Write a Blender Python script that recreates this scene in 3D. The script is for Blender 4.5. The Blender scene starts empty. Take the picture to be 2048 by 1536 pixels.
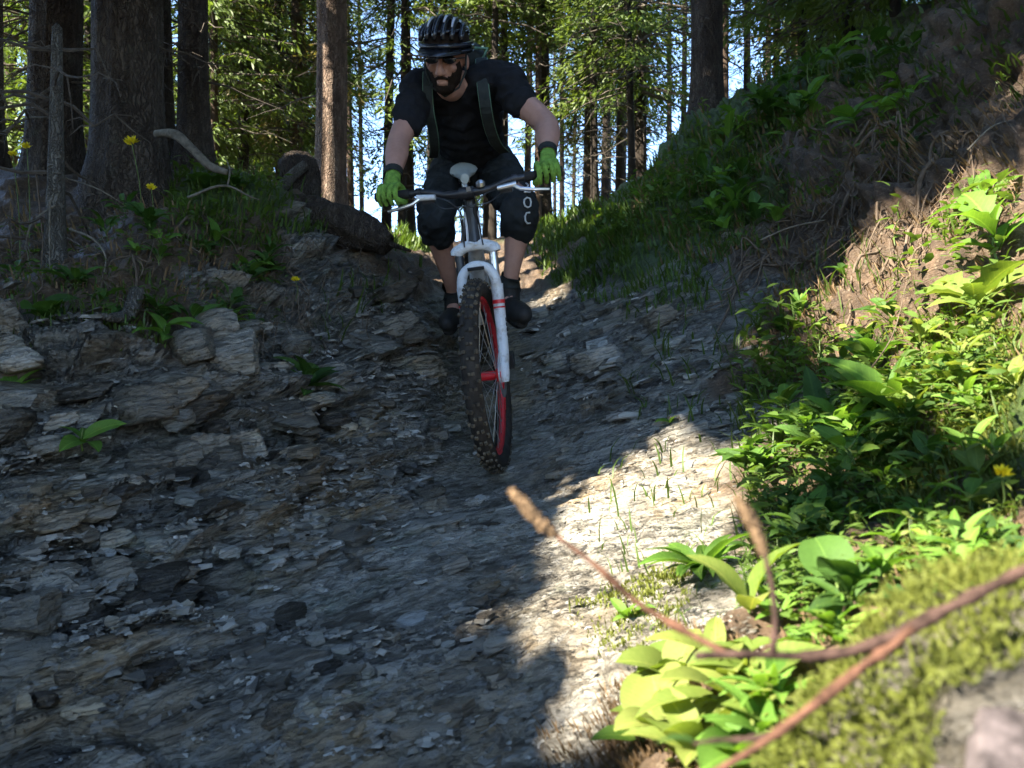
import bpy, bmesh, math, random
import numpy as np
from mathutils import Vector, Matrix, Euler
random.seed(11); RNG = np.random.default_rng(11)
scene = bpy.context.scene
col = scene.collection
# ------------------------------------------------------------------ camera, sky, sun, exposure
F = 1607.0                                   # focal length in pixels of the 2048 px wide photograph
cam_d = bpy.data.cameras.new('camera'); cam = bpy.data.objects.new('camera', cam_d); col.objects.link(cam)
cam.location = (0, 0, 0); cam.rotation_euler = (math.radians(90), 0, 0)
cam_d.sensor_width = 36; cam_d.lens = 36 * F / 2048; cam_d.clip_start = 0.05; cam_d.clip_end = 4000
cam_d.dof.use_dof = True; cam_d.dof.focus_distance = 2.9; cam_d.dof.aperture_fstop = 5.6
scene.camera = cam
SUN = np.array([-0.80, -0.40, 0.74]); SUN /= np.linalg.norm(SUN)     # towards the sun
el = math.asin(SUN[2]); az = math.atan2(SUN[0], SUN[1])
world = bpy.data.worlds.new('World'); scene.world = world; world.use_nodes = True
wn = world.node_tree; sky = wn.nodes.new('ShaderNodeTexSky'); sky.sky_type = 'NISHITA'; sky.sun_disc = False
sky.sun_elevation = el; sky.sun_rotation = az; sky.altitude = 2500; sky.air_density = 1.0; sky.dust_density = 0.1; sky.ozone_density = 2.2
wn.links.new(sky.outputs[0], wn.nodes['Background'].inputs[0]); wn.nodes['Background'].inputs[1].default_value = 0.10
sd = bpy.data.lights.new('sun', 'SUN'); sd.energy = 3.7; sd.angle = math.radians(0.53); sd.color = (1, 0.91, 0.76)
so = bpy.data.objects.new('sun', sd); col.objects.link(so)
so.rotation_euler = Vector(SUN).to_track_quat('Z', 'Y').to_euler(); so.location = Vector(SUN) * 40
vs = scene.view_settings; vs.view_transform = 'Standard'; vs.look = 'None'; vs.gamma = 1; vs.use_curve_mapping = False
vs.exposure = 3.2
scene.cycles.use_denoising = True
scene.cycles.max_bounces = 8; scene.cycles.diffuse_bounces = 3; scene.cycles.transmission_bounces = 4; scene.cycles.transparent_max_bounces = 4
scene.cycles.sample_clamp_indirect = 6

# ------------------------------------------------------------------ helpers
def norm(a): return a / (np.linalg.norm(a, axis=-1, keepdims=True) + 1e-9)
def at(px, py, Y): return np.array([(px - 1024) / F * Y, Y, (768 - py) / F * Y])
def mesh_np(name, v, f, smooth=False):
    v = np.asarray(v, dtype=np.float32); f = np.asarray(f, dtype=np.int32)
    me = bpy.data.meshes.new(name); n = f.shape[1]
    me.vertices.add(len(v)); me.vertices.foreach_set('co', v.ravel())
    me.loops.add(f.size); me.loops.foreach_set('vertex_index', f.ravel())
    me.polygons.add(len(f)); me.polygons.foreach_set('loop_start', np.arange(0, f.size, n, dtype=np.int32))
    me.polygons.foreach_set('use_smooth', np.full(len(f), smooth))
    me.update(calc_edges=True); me.validate()
    return me
def obj(name, me, mat=None, parent=None):
    o = bpy.data.objects.new(name, me); col.objects.link(o)
    if mat is not None and me is not None and len(me.materials) == 0: me.materials.append(mat)
    if parent is not None: o.parent = parent
    return o
def tag(o, label=None, cat=None, group=None, kind=None):
    if label: o['label'] = label
    if cat: o['category'] = cat
    if group: o['group'] = group
    if kind: o['kind'] = kind
    return o
def empty(name, loc, label, cat, group=None, rz=0.0):
    o = bpy.data.objects.new(name, None); col.objects.link(o); o.empty_display_size = 0.05
    o.location = loc; o.rotation_euler = (0, 0, rz)
    return tag(o, label, cat, group)
def wchild(name, me, mat, root):            # mesh given in world space, parented under an unrotated root
    base = root
    off = Vector((0, 0, 0))
    while base is not None: off += base.location; base = base.parent
    o = obj(name, me, mat, root); o.location = -off if not root.get('_w') else (0, 0, 0)
    o['_w'] = 1
    return o
def merge(parts):
    vs_, fs_, o = [], [], 0
    for v, f in parts:
        vs_.append(np.asarray(v, float)); fs_.append(np.asarray(f, int) + o); o += len(v)
    return np.concatenate(vs_), np.concatenate(fs_)
def tube(path, rad, n=8, cap=True):
    P = np.asarray(path, float); m = len(P); rad = np.broadcast_to(np.asarray(rad, float), (m,))
    T = np.gradient(P, axis=0); T /= np.linalg.norm(T, axis=1)[:, None] + 1e-12
    up = np.array([0, 0, 1.0]) if abs(T[0][2]) < 0.9 else np.array([1.0, 0, 0])
    u = np.cross(T[0], up); u /= np.linalg.norm(u); V = []
    for i in range(m):
        u = u - T[i] * u.dot(T[i]); u /= np.linalg.norm(u); w = np.cross(T[i], u)
        a = np.arange(n) / n * 2 * math.pi
        V.append(P[i] + rad[i] * (np.cos(a)[:, None] * u + np.sin(a)[:, None] * w))
    V = np.concatenate(V); f = []
    for i in range(m - 1):
        for j in range(n):
            f.append((i * n + j, i * n + (j + 1) % n, (i + 1) * n + (j + 1) % n, (i + 1) * n + j))
    if cap:
        c0 = len(V); V = np.vstack([V, P[0], P[-1]])
        for j in range(n):
            f.append((c0, (j + 1) % n, j, c0)); k = (m - 1) * n; f.append((c0 + 1, k + j, k + (j + 1) % n, c0 + 1))
        F_ = np.array(f); bad = F_[:, 0] == F_[:, 3]
        F_[bad] = np.stack([F_[bad][:, 0], F_[bad][:, 1], F_[bad][:, 2], F_[bad][:, 0]], 1)
        # turn cap triangles into thin quads by splitting: use a duplicate centre vertex
        V = np.vstack([V, P[0] - T[0] * 1e-4, P[-1] + T[-1] * 1e-4])
        F_[bad, 3] = np.where(F_[bad, 0] == c0, c0 + 2, c0 + 3)
        return V, F_
    return V, np.array(f)
def spline(pts, n=24):
    P = np.asarray(pts, float); t = np.zeros(len(P)); t[1:] = np.cumsum(np.linalg.norm(np.diff(P[:, :3], axis=0), axis=1))
    if len(P) < 3:
        s = np.linspace(0, t[-1], n); return np.stack([np.interp(s, t, P[:, k]) for k in range(P.shape[1])], 1)
    m = np.gradient(P, t, axis=0); s = np.linspace(0, t[-1], n); i = np.clip(np.searchsorted(t, s, 'right') - 1, 0, len(P) - 2)
    h = (t[i + 1] - t[i])[:, None]; u = ((s - t[i])[:, None]) / h
    return (2*u**3-3*u**2+1)*P[i] + (u**3-2*u**2+u)*h*m[i] + (-2*u**3+3*u**2)*P[i+1] + (u**3-u**2)*h*m[i+1]
def box(c, s, R=None):
    v = np.array([(x, y, z) for x in (-.5, .5) for y in (-.5, .5) for z in (-.5, .5)]) * np.asarray(s, float)
    if R is not None: v = v @ np.asarray(R).T
    f = np.array([(0, 1, 3, 2), (4, 6, 7, 5), (0, 4, 5, 1), (2, 3, 7, 6), (0, 2, 6, 4), (1, 5, 7, 3)])
    return v + np.asarray(c, float), f
def hsh(*k):
    h = np.uint32(2166136261)
    with np.errstate(over='ignore'):
        for a in k:
            a = np.asarray(a).astype(np.int64).astype(np.uint32)
            h = (h ^ a) * np.uint32(16777619); h = h ^ (h >> np.uint32(15)); h = h * np.uint32(2246822519); h = h ^ (h >> np.uint32(13))
    return (h & np.uint32(0xFFFFFF)).astype(np.float64) / 16777216.0
def vn(p, seed=0):
    i = np.floor(p).astype(np.int64); f = p - i; f = f * f * (3 - 2 * f); r = 0
    for dx in (0, 1):
        for dy in (0, 1):
            for dz in (0, 1):
                w = (f[..., 0] if dx else 1 - f[..., 0]) * (f[..., 1] if dy else 1 - f[..., 1]) * (f[..., 2] if dz else 1 - f[..., 2])
                r = r + w * hsh(i[..., 0] + dx, i[..., 1] + dy, i[..., 2] + dz, seed)
    return r * 2 - 1
def fbm(p, o=4, seed=0):
    r = 0; a = 0.5
    for k in range(o): r = r + a * vn(p * 2 ** k + 17.3 * k, seed + k); a *= 0.5
    return r
def sstep(a, b, x): t = np.clip((x - a) / (b - a), 0, 1); return t * t * (3 - 2 * t)

# ------------------------------------------------------------------ materials
class NT:
    def __init__(s, name):
        s.m = bpy.data.materials.new(name); s.m.use_nodes = True; s.t = s.m.node_tree; s.b = s.t.nodes['Principled BSDF']
    def n(s, k, **kw):
        nd = s.t.nodes.new(k)
        for a, v in kw.items(): setattr(nd, a, v)
        return nd
    def l(s, a, b): s.t.links.new(a, b)
    def noise(s, scale, detail=4, rough=0.6, vec=None, dim='3D'):
        nd = s.n('ShaderNodeTexNoise'); nd.inputs['Scale'].default_value = scale; nd.inputs['Detail'].default_value = detail; nd.inputs['Roughness'].default_value = rough
        if vec is not None: s.l(vec, nd.inputs['Vector'])
        return nd.outputs['Fac']
    def ramp(s, fac, stops):
        r = s.n('ShaderNodeValToRGB'); e = r.color_ramp.elements
        while len(e) < len(stops): e.new(0.5)
        for q, (p, c) in zip(e, stops): q.position = p; q.color = (*c, 1) if len(c) == 3 else c
        s.l(fac, r.inputs[0]); return r.outputs[0]
    def mix(s, fac, a, b, mode='MIX'):
        x = s.n('ShaderNodeMix', data_type='RGBA', blend_type=mode)
        for k, v in ((0, fac), (6, a), (7, b)):
            if isinstance(v, (int, float)): x.inputs[k].default_value = v
            elif isinstance(v, tuple): x.inputs[k].default_value = (*v, 1)
            else: s.l(v, x.inputs[k])
        return x.outputs[2]
    def math(s, op, a, b=0.0):
        x = s.n('ShaderNodeMath', operation=op)
        for k, v in ((0, a), (1, b)):
            if isinstance(v, (int, float)): x.inputs[k].default_value = v
            else: s.l(v, x.inputs[k])
        return x.outputs[0]
    def bump(s, h, strength=0.5, dist=0.01):
        b = s.n('ShaderNodeBump'); b.inputs['Strength'].default_value = strength; b.inputs['Distance'].default_value = dist
        s.l(h, b.inputs['Height']); s.l(b.outputs[0], s.b.inputs['Normal'])
    def col(s, c):
        if isinstance(c, tuple): s.b.inputs['Base Color'].default_value = (*c, 1)
        else: s.l(c, s.b.inputs['Base Color'])
    def rough(s, r, spec=0.3): s.b.inputs['Roughness'].default_value = r; s.b.inputs['Specular IOR Level'].default_value = spec
def pos(t): return t.n('ShaderNodeNewGeometry').outputs['Position']
def loc(t): return t.n('ShaderNodeTexCoord').outputs['Object']
def orand(t): return t.n('ShaderNodeObjectInfo').outputs['Random']
def simple(name, c, r=0.6, spec=0.3, var=0.25, scale=30, bump=0.0, metal=0.0):
    t = NT(name); v = loc(t); n = t.noise(scale, 5, 0.65, v)
    c2 = tuple(x * (1 - var) for x in c); c3 = tuple(min(1, x * (1 + var)) for x in c)
    t.col(t.ramp(n, [(0.3, c2), (0.7, c3)])); t.rough(r, spec); t.b.inputs['Metallic'].default_value = metal
    if bump: t.bump(n, bump, 0.004)
    return t.m
def leafmat(name, ca, cb, trans=0.45, scale=14, rough=0.45, perobj=True):
    t = NT(name); r = orand(t) if perobj else t.noise(1.3, 2, 0.5, pos(t)); n = t.noise(scale, 3, 0.6, loc(t))
    f = t.math('ADD', t.math('MULTIPLY', r, 0.6), t.math('MULTIPLY', n, 0.5)); c = t.ramp(f, [(0.25, ca), (0.85, cb)])
    if perobj:
        sx = t.n('ShaderNodeSeparateXYZ'); t.l(loc(t), sx.inputs[0]); ay = t.math('ABSOLUTE', sx.outputs[1])
        vein = t.math('SINE', t.math('MULTIPLY', t.math('SUBTRACT', sx.outputs[0], t.math('MULTIPLY', ay, 1.1)), 75.0))
        c = t.mix(t.ramp(vein, [(.80, (0, 0, 0)), (1.0, (.30, .30, .30))]), c, t.mix(1.0, c, (1.7, 1.5, 1.6), 'MULTIPLY'))
        c = t.mix(t.ramp(ay, [(.006, (.55, .55, .55)), (.016, (0, 0, 0))]), c, t.mix(1.0, c, (2.0, 1.7, 1.8), 'MULTIPLY'))
        c = t.mix(t.ramp(t.noise(7, 5, .7, pos(t)), [(.60, (0, 0, 0)), (.70, (.6, .6, .6))]), c, t.mix(1.0, c, (1.5, .85, .6), 'MULTIPLY'))
    t.col(c); t.rough(rough, 0.35); t.bump(t.noise(scale * 6, 2, 0.5, loc(t)), 0.25, 0.004)
    tr = t.n('ShaderNodeBsdfTranslucent'); t.l(t.mix(1.0, c, (1.0, 1.0, 0.45), 'MULTIPLY'), tr.inputs[0])
    mx = t.n('ShaderNodeMixShader'); mx.inputs[0].default_value = trans
    t.l(t.b.outputs[0], mx.inputs[1]); t.l(tr.outputs[0], mx.inputs[2]); t.l(mx.outputs[0], t.t.nodes['Material Output'].inputs[0])
    return t.m

# ------------------------------------------------------------------ the lie of the land: surveyed points (pixel, pixel, metres away), r rock s soil g green
CT = [
 (1003,945,3.05,'r'),(970,560,5.6,'s'),(930,800,3.6,'r'),(960,700,4.05,'r'),(1060,850,3.4,'r'),(1080,960,2.75,'r'),(1060,1060,2.2,'r'),(1060,1200,1.75,'r'),
 (930,1000,2.7,'r'),(850,1100,2.25,'r'),(700,1150,2.1,'r'),(550,1250,1.85,'r'),(300,1400,1.6,'r'),(100,1536,1.45,'r'),(600,1536,1.35,'r'),(1000,1536,1.25,'r'),
 (0,1300,1.7,'r'),(0,1000,2.0,'r'),(0,800,2.3,'r'),(0,620,2.6,'r'),(0,572,2.7,'s'),(100,545,3.2,'s'),(300,480,3.2,'s'),(300,620,2.8,'s'),(300,800,2.5,'r'),(300,1000,2.2,'r'),
 (300,1200,1.95,'r'),(500,1050,2.3,'r'),(550,800,2.9,'r'),(500,600,3.2,'r'),(500,450,3.6,'s'),(450,370,3.9,'g'),(250,400,3.8,'s'),(650,500,3.8,'r'),(760,520,4.2,'s'),
 (700,680,3.5,'r'),(830,620,4.0,'r'),(870,700,3.75,'r'),(900,560,5.2,'s'),(800,505,6.0,'s'),(700,900,2.9,'r'),(850,880,3.2,'r'),(640,410,5.5,'s'),
 (800,495,7.5,'s'),(1000,500,7.5,'s'),(1200,415,8.5,'g'),(600,400,8.0,'s'),(1150,445,8.0,'g'),
 (1400,1130,1.45,'r'),(1250,1320,1.15,'r'),(1100,1400,1.2,'r'),(1500,850,2.4,'r'),(1560,700,2.7,'s'),(1650,620,2.8,'s'),(2048,400,2.3,'s'),(1900,1000,1.35,'s'),
 (2048,800,1.3,'g'),(1700,800,1.95,'s'),(1750,1250,.9,'s'),(1300,1480,1.0,'s'),(1600,1400,.8,'s'),(1800,400,3.2,'s'),(1600,480,3.4,'s'),(1900,100,3.3,'s'),(2048,60,2.9,'s'),
 (1750,220,4.0,'s'),(1500,245,5.0,'g'),(1350,290,5.6,'g'),(1300,400,5.0,'g'),(1200,480,4.8,'g'),(1400,450,4.3,'g'),(1300,560,3.9,'r'),(1150,590,4.6,'r'),(1100,550,5.4,'s'),
 (1150,700,3.6,'r'),(1300,750,3.0,'r'),(1200,850,2.9,'r'),(1500,600,3.2,'r')]
CP = np.array([at(*c[:3]) for c in CT]); CM = [c[3] for c in CT]
EX = [(-3.8,6,1.45,'s'),(-6,4,1.6,'s'),(-3,3.2,.75,'s'),(2.6,4,2.1,'s'),(3,2,1.7,'s'),(4,6,3.0,'g'),(2.6,1,1.1,'s'),(1.6,.5,.35,'s'),(1.0,.3,-.03,'s'),(.6,.2,-.24,'s'),(0,0,-.5,'s'),(.25,.45,-.31,'s'),
 (-.5,.5,-.75,'r'),(-1.2,.8,-.72,'r'),(-2,1,-.15,'s'),(-3,1.5,.35,'s'),(0,-2,-1.3,'r'),(-1,-2,-1.4,'r'),(2,-2,.2,'s'),(-3,-2,-.1,'s'),(0,-6,-2.6,'s'),(-8,-4,.4,'s'),(-8,2,1.4,'s'),
 (0,12,1.9,'s'),(-6,12,1.7,'s'),(6,12,2.6,'g'),(-1.2,9.5,1.65,'s'),(.3,9.5,1.8,'s'),(2.6,8,2.35,'g'),(6,0,2.8,'s'),(-4,9,1.7,'s'),(5,9,3.0,'g')]
CP = np.vstack([CP, np.array([e[:3] for e in EX])]); CM += [e[3] for e in EX]
def tps(r2): return np.where(r2 > 1e-12, 0.5 * r2 * np.log(r2 + 1e-12), 0)
_n = len(CP); _d2 = ((CP[:, None, :2] - CP[None, :, :2]) ** 2).sum(-1)
_A = np.zeros((_n + 3, _n + 3)); _A[:_n, :_n] = tps(_d2) + 0.02 * np.eye(_n); _A[:_n, _n] = 1; _A[:_n, _n + 1:] = CP[:, :2]; _A[_n, :_n] = 1; _A[_n + 1:, :_n] = CP[:, :2].T
_w = np.linalg.solve(_A, np.concatenate([CP[:, 2], np.zeros(3)]))
_ml = {k: np.array([1.0 if c == k else 0.0 for c in CM]) for k in 'rsg'}
def base_z(x, y):
    x = np.atleast_1d(np.asarray(x, float)).ravel(); y = np.atleast_1d(np.asarray(y, float)).ravel(); out = np.empty(len(x))
    for s in range(0, len(x), 40000):
        X, Y = x[s:s + 40000], y[s:s + 40000]; xc, yc = np.clip(X, -9, 7), np.clip(Y, -7, 13)
        d2 = (xc[:, None] - CP[None, :, 0]) ** 2 + (yc[:, None] - CP[None, :, 1]) ** 2
        out[s:s + 40000] = tps(d2) @ _w[:_n] + _w[_n] + _w[_n + 1] * xc + _w[_n + 2] * yc
    R = np.sqrt(x ** 2 + (y - 3) ** 2); far = np.where(y > 0, 1.2 - 0.01 * np.clip(y - 10, 0, 60), -2.5) + np.clip(x, 0, 60) * 0.02
    k = sstep(9.5, 17, R); return out * (1 - k) + far * k
def masks(x, y):
    d2 = (x[:, None] - CP[None, :, 0]) ** 2 + (y[:, None] - CP[None, :, 1]) ** 2; w = 1 / (d2 + 0.01) ** 1.6; s = w.sum(1)
    return {k: (w @ _ml[k]) / s for k in 'rsg'}
# uniform lookup table of the bare land
UX0, UY0, UD = -10.0, -8.0, 0.05
_ux = np.arange(UX0, 9, UD); _uy = np.arange(UY0, 14.5, UD)
UZ = base_z(*[a.ravel() for a in np.meshgrid(_ux, _uy, indexing='ij')]).reshape(len(_ux), len(_uy))
def gz(x, y):
    fx = np.clip((np.asarray(x, float) - UX0) / UD, 0, UZ.shape[0] - 1.001); fy = np.clip((np.asarray(y, float) - UY0) / UD, 0, UZ.shape[1] - 1.001)
    i = fx.astype(int); j = fy.astype(int); a = fx - i; b = fy - j
    return (UZ[i, j] * (1 - a) + UZ[i + 1, j] * a) * (1 - b) + (UZ[i, j + 1] * (1 - a) + UZ[i + 1, j + 1] * a) * b
def gnorm(x, y):
    e = 0.06; n = np.stack([-(gz(x + e, y) - gz(x - e, y)) / (2 * e), -(gz(x, y + e) - gz(x, y - e)) / (2 * e), np.ones_like(np.asarray(x, float))], -1)
    return n / np.linalg.norm(n, axis=-1)[..., None]
def hit(px, py, y0=0.35, y1=14):
    Y = np.arange(y0, y1, 0.01); p = at(px, py, 1.0)[:, None] * Y; d = p[2] - gz(p[0], p[1]); k = np.argmax(d < 0)
    if d[k] >= 0: return None
    Yh = Y[k]; return at(px, py, Yh)
# bedding of the slate: a plane through streaks seen on both walls of the gully
_s1 = hit(1500, 840) - hit(1130, 925); _s2 = hit(420, 985) - hit(120, 1050)
NS = np.cross(_s1, _s2); NS /= np.linalg.norm(NS)
if NS[2] < 0: NS = -NS
AS = _s1 / np.linalg.norm(_s1); AS -= NS * AS.dot(NS); AS /= np.linalg.norm(AS); BS = np.cross(NS, AS)
print('bedding', NS, 's1', _s1, 's2', _s2)
def ledge(P, t, L, seed):
    S = P @ NS; u = S / t + 0.9 * fbm(P * 2.2, 3, seed) + 0.25 * vn(P * 9, seed + 5); k = np.floor(u); f = u - k
    A = P @ AS; B = P @ BS
    ca = np.floor(A / L + hsh(k, seed) * 7.3 + 0.5 * vn(P * 3.1, seed + 2)); cb = np.floor(B / L + hsh(k, seed + 9) * 5.1 + 0.5 * vn(P * 3.7, seed + 3))
    r = hsh(k, ca, cb, seed + 1)
    return r ** 1.3 * sstep(0, 0.24, f) * (1 - 0.45 * f), hsh(k, seed + 4), r
# ------------------------------------------------------------------ ground sheet
def axis(lo, mid0, mid1, hi, fine, grow):
    a = list(np.arange(mid0, mid1, fine)); s = fine
    while a[-1] < hi: s *= grow; a.append(a[-1] + s)
    s = fine; b = [mid0]
    while b[-1] > lo: s *= grow; b.append(b[-1] - s)
    return np.array(b[1:][::-1] + a)
gx = axis(-600, -1.95, 1.95, 600, 0.0082, 1.07)
yy = [0.7]
while yy[-1] < 6.2: yy.append(yy[-1] + max(0.0075, 0.0052 * yy[-1]))
s = yy[-1] - yy[-2]
while yy[-1] < 900: s *= 1.08; yy.append(yy[-1] + s)
b = [0.7]; s = 0.008
while b[-1] > -600: s *= 1.09; b.append(b[-1] - s)
gy = np.array(b[1:][::-1] + yy)
GX, GY = np.meshgrid(gx, gy, indexing='ij'); x, y = GX.ravel(), GY.ravel()
z = base_z(x, y); P = np.stack([x, y, z], 1); Zg = z.reshape(GX.shape)
dzx = np.gradient(Zg, gx, axis=0); dzy = np.gradient(Zg, gy, axis=1)
Nn = np.stack([-dzx.ravel(), -dzy.ravel(), np.ones(len(x))], 1); Nn /= np.linalg.norm(Nn, axis=1)[:, None]
near = (np.abs(x) < 3.2) & (y > -0.5) & (y < 10)
mr = np.zeros(len(x)); mg = np.zeros(len(x)); d = np.zeros(len(x)); tone = np.full(len(x), .5)
q = np.where(near)[0]; Pn = P[q]; M = masks(Pn[:, 0], Pn[:, 1])
rough = fbm(Pn * 2.3, 4, 50); R_ = sstep(0.35, 0.65, M['r'] + 0.35 * rough); G_ = sstep(0.3, 0.6, M['g'] + 0.5 * fbm(Pn * 3.1, 4, 60))
l0, t0, r0 = ledge(Pn, 0.19, 0.62, 6); l1, t1, r1 = ledge(Pn, 0.085, 0.42, 1); l2, t2, r2 = ledge(Pn, 0.036, 0.20, 2); l3, t3, r3 = ledge(Pn, 0.017, 0.11, 3)
scree = sstep(0.02, 0.25, fbm(Pn * 1.7, 3, 70))                      # where loose chips cover the beds
# the slope nearest the sun patch is a worn, smoother face
worn = sstep(0.15, 0.0, np.abs(Pn[:, 0] - 0.35) - 0.35) * sstep(1.1, 1.5, Pn[:, 1]) * sstep(3.4, 2.6, Pn[:, 1])
amp = R_ * (1 - 0.35 * scree) * (1 - 0.45 * worn)
leftw = sstep(-0.35, -0.8, Pn[:, 0])
dl = amp * ((0.06 + 0.20 * leftw) * (l0 - .35) + (0.075 + 0.085 * leftw) * (l1 - .35) + (0.036 + 0.03 * leftw) * (l2 - .35))
dd = amp * 0.010 * (l3 - .3) + (0.05 * fbm(Pn * 3.2, 4, 80) + 0.014 * fbm(Pn * 19, 3, 81))
rb_ = sstep(.9, 1.3, Pn[:, 0]) * sstep(1.8, 2.6, Pn[:, 1])
dd += (1 - R_) * ((0.10 + .16 * rb_) * fbm(Pn * 3.3, 5, 90) + (0.045 + .05 * rb_) * fbm(Pn * 15, 4, 91))
trail = sstep(0.30, 0.12, np.abs(Pn[:, 0] + 0.02)) * sstep(2.6, 3.0, Pn[:, 1]) * sstep(4.6, 4.0, Pn[:, 1])
fade = sstep(3.2, 2.5, np.abs(Pn[:, 0])) * sstep(10, 7, Pn[:, 1]) * (1 - 0.75 * trail)
d[q] = dd * fade + .034 * np.exp(-((Pn[:, 0] + .04) ** 2 + (Pn[:, 1] - 3.02) ** 2) / .035) - .056 * np.exp(-((Pn[:, 0] + .15) ** 2 + (Pn[:, 1] - 4.12) ** 2) / .08); mr[q] = R_; mg[q] = G_; tone[q] = np.clip(0.45 * t1 + 0.3 * t2 + 0.25 * r3 + 0.15 * rough, 0, 1)
E_ = Nn - NS * (Nn @ NS)[:, None]; E_ = E_ / (np.linalg.norm(E_, axis=1)[:, None] + .18); dle = np.zeros(len(x)); dle[q] = dl * fade
P2 = P + Nn * d[:, None] + (E_ * .85 + Nn * .25) * dle[:, None]; d = d + dle * .55
nx_, ny_ = GX.shape; idx = np.arange(nx_ * ny_).reshape(nx_, ny_)
fq = np.stack([idx[:-1, :-1], idx[1:, :-1], idx[1:, 1:], idx[:-1, 1:]], -1).reshape(-1, 4)
gme = mesh_np('ground', P2, fq, True)
at_ = gme.color_attributes.new('cover', 'FLOAT_COLOR', 'POINT'); ca = np.ones((len(x), 4), np.float32); ca[:, 0] = mr; ca[:, 1] = mg; ca[:, 2] = tone
at_.data.foreach_set('color', ca.ravel())
# displaced height lookup
DZ = (d / np.clip(Nn[:, 2], .35, 1)).reshape(GX.shape)
def dz(x, y):
    fx = np.clip(np.searchsorted(gx, x) - 1, 0, len(gx) - 2); fy = np.clip(np.searchsorted(gy, y) - 1, 0, len(gy) - 2); return DZ[fx, fy]
def gs(x, y): return gz(x, y) + dz(x, y)
def strata_vec(t, sx=1.0, sn=9.0):
    p = pos(t); c = t.n('ShaderNodeCombineXYZ')
    for k, (ax, sc) in enumerate(((AS, sx), (BS, sx), (NS, sn))):
        dn = t.n('ShaderNodeVectorMath', operation='DOT_PRODUCT'); dn.inputs[1].default_value = tuple(ax * sc); t.l(p, dn.inputs[0]); t.l(dn.outputs['Value'], c.inputs[k])
    return c.outputs[0]
def bedding(t):
    # thin beds: crisp saw-tooth steps across the bedding, broken and warped
    p = pos(t); dn = t.n('ShaderNodeVectorMath', operation='DOT_PRODUCT'); dn.inputs[1].default_value = tuple(NS); t.l(p, dn.inputs[0]); S = dn.outputs['Value']
    wv = t.math('ADD', t.math('MULTIPLY', t.noise(3.2, 3, .6, p), .11), t.math('MULTIPLY', t.noise(15, 3, .65, p), .026)); S = t.math('ADD', S, wv); hh, dark = None, None
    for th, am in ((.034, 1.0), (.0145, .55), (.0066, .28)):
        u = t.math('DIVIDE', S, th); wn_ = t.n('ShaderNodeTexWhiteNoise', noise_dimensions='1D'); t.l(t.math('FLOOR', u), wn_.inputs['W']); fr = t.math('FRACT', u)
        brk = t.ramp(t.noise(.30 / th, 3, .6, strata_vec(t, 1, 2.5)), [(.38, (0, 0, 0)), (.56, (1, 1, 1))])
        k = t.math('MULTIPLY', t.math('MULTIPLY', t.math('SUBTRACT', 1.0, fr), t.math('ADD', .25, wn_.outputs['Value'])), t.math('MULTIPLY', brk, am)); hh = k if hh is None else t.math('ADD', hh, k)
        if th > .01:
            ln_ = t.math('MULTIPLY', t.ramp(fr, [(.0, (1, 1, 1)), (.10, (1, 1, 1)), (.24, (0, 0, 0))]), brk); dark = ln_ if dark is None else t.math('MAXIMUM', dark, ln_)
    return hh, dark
def slate_colour(t, toneout):
    v = strata_vec(t, 1, 11); f1 = t.noise(7, 7, .75, v); f2 = t.noise(19, 5, .75, v); p = pos(t)
    c = t.ramp(t.math('ADD', t.math('MULTIPLY', f1, .65), t.math('MULTIPLY', toneout, .45)), [(.30, (.054, .048, .037)), (.46, (.178, .162, .131)), (.62, (.32, .298, .248)), (.85, (.52, .485, .42))])
    c = t.mix(t.ramp(t.noise(2.6, 4, .6, p), [(.50, (0, 0, 0)), (.68, (.75, .75, .75))]), c, t.mix(1.0, c, (1.25, .94, .58), 'MULTIPLY'))   # iron stain
    c = t.mix(t.ramp(t.noise(3.7, 5, .7, p), [(.55, (0, 0, 0)), (.72, (.55, .55, .55))]), c, t.mix(1.0, c, (.74, .95, .82), 'MULTIPLY'))  # greenish beds
    c = t.mix(t.ramp(f2, [(.56, (0, 0, 0)), (.72, (.35, .35, .35))]), c, (.42, .39, .34))
    c = t.mix(t.ramp(f2, [(.34, (.8, .8, .8)), (.45, (0, 0, 0))]), c, t.mix(1.0, c, (.30, .28, .25), 'MULTIPLY'))   # dark partings
    hb, dk = bedding(t); c = t.mix(t.math('MULTIPLY', dk, .72), c, t.mix(1.0, c, (.22, .20, .17), 'MULTIPLY')); slate_colour.hb = hb  # dark lines in the bed cracks: dirt, plus crevice shade painted into the colour
    return c, f1, f2
t = NT('gully_ground'); A_ = t.n('ShaderNodeVertexColor', layer_name='cover'); sp = t.n('ShaderNodeSeparateColor'); t.l(A_.outputs[0], sp.inputs[0])
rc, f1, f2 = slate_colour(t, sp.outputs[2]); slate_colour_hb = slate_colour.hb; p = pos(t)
soil = t.ramp(t.noise(11, 6, .7, p), [(.3, (.030, .019, .011)), (.5, (.085, .055, .033)), (.72, (.18, .115, .068))])
soil = t.mix(t.ramp(t.noise(90, 3, .6, p), [(.55, (0, 0, 0)), (.7, (.6, .6, .6))]), soil, (.26, .20, .13))
grn = t.ramp(t.noise(30, 5, .7, p), [(.3, (.022, .04, .008)), (.7, (.075, .115, .024))])
c = t.mix(sp.outputs[0], soil, rc); c = t.mix(sp.outputs[1], c, grn)
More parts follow.
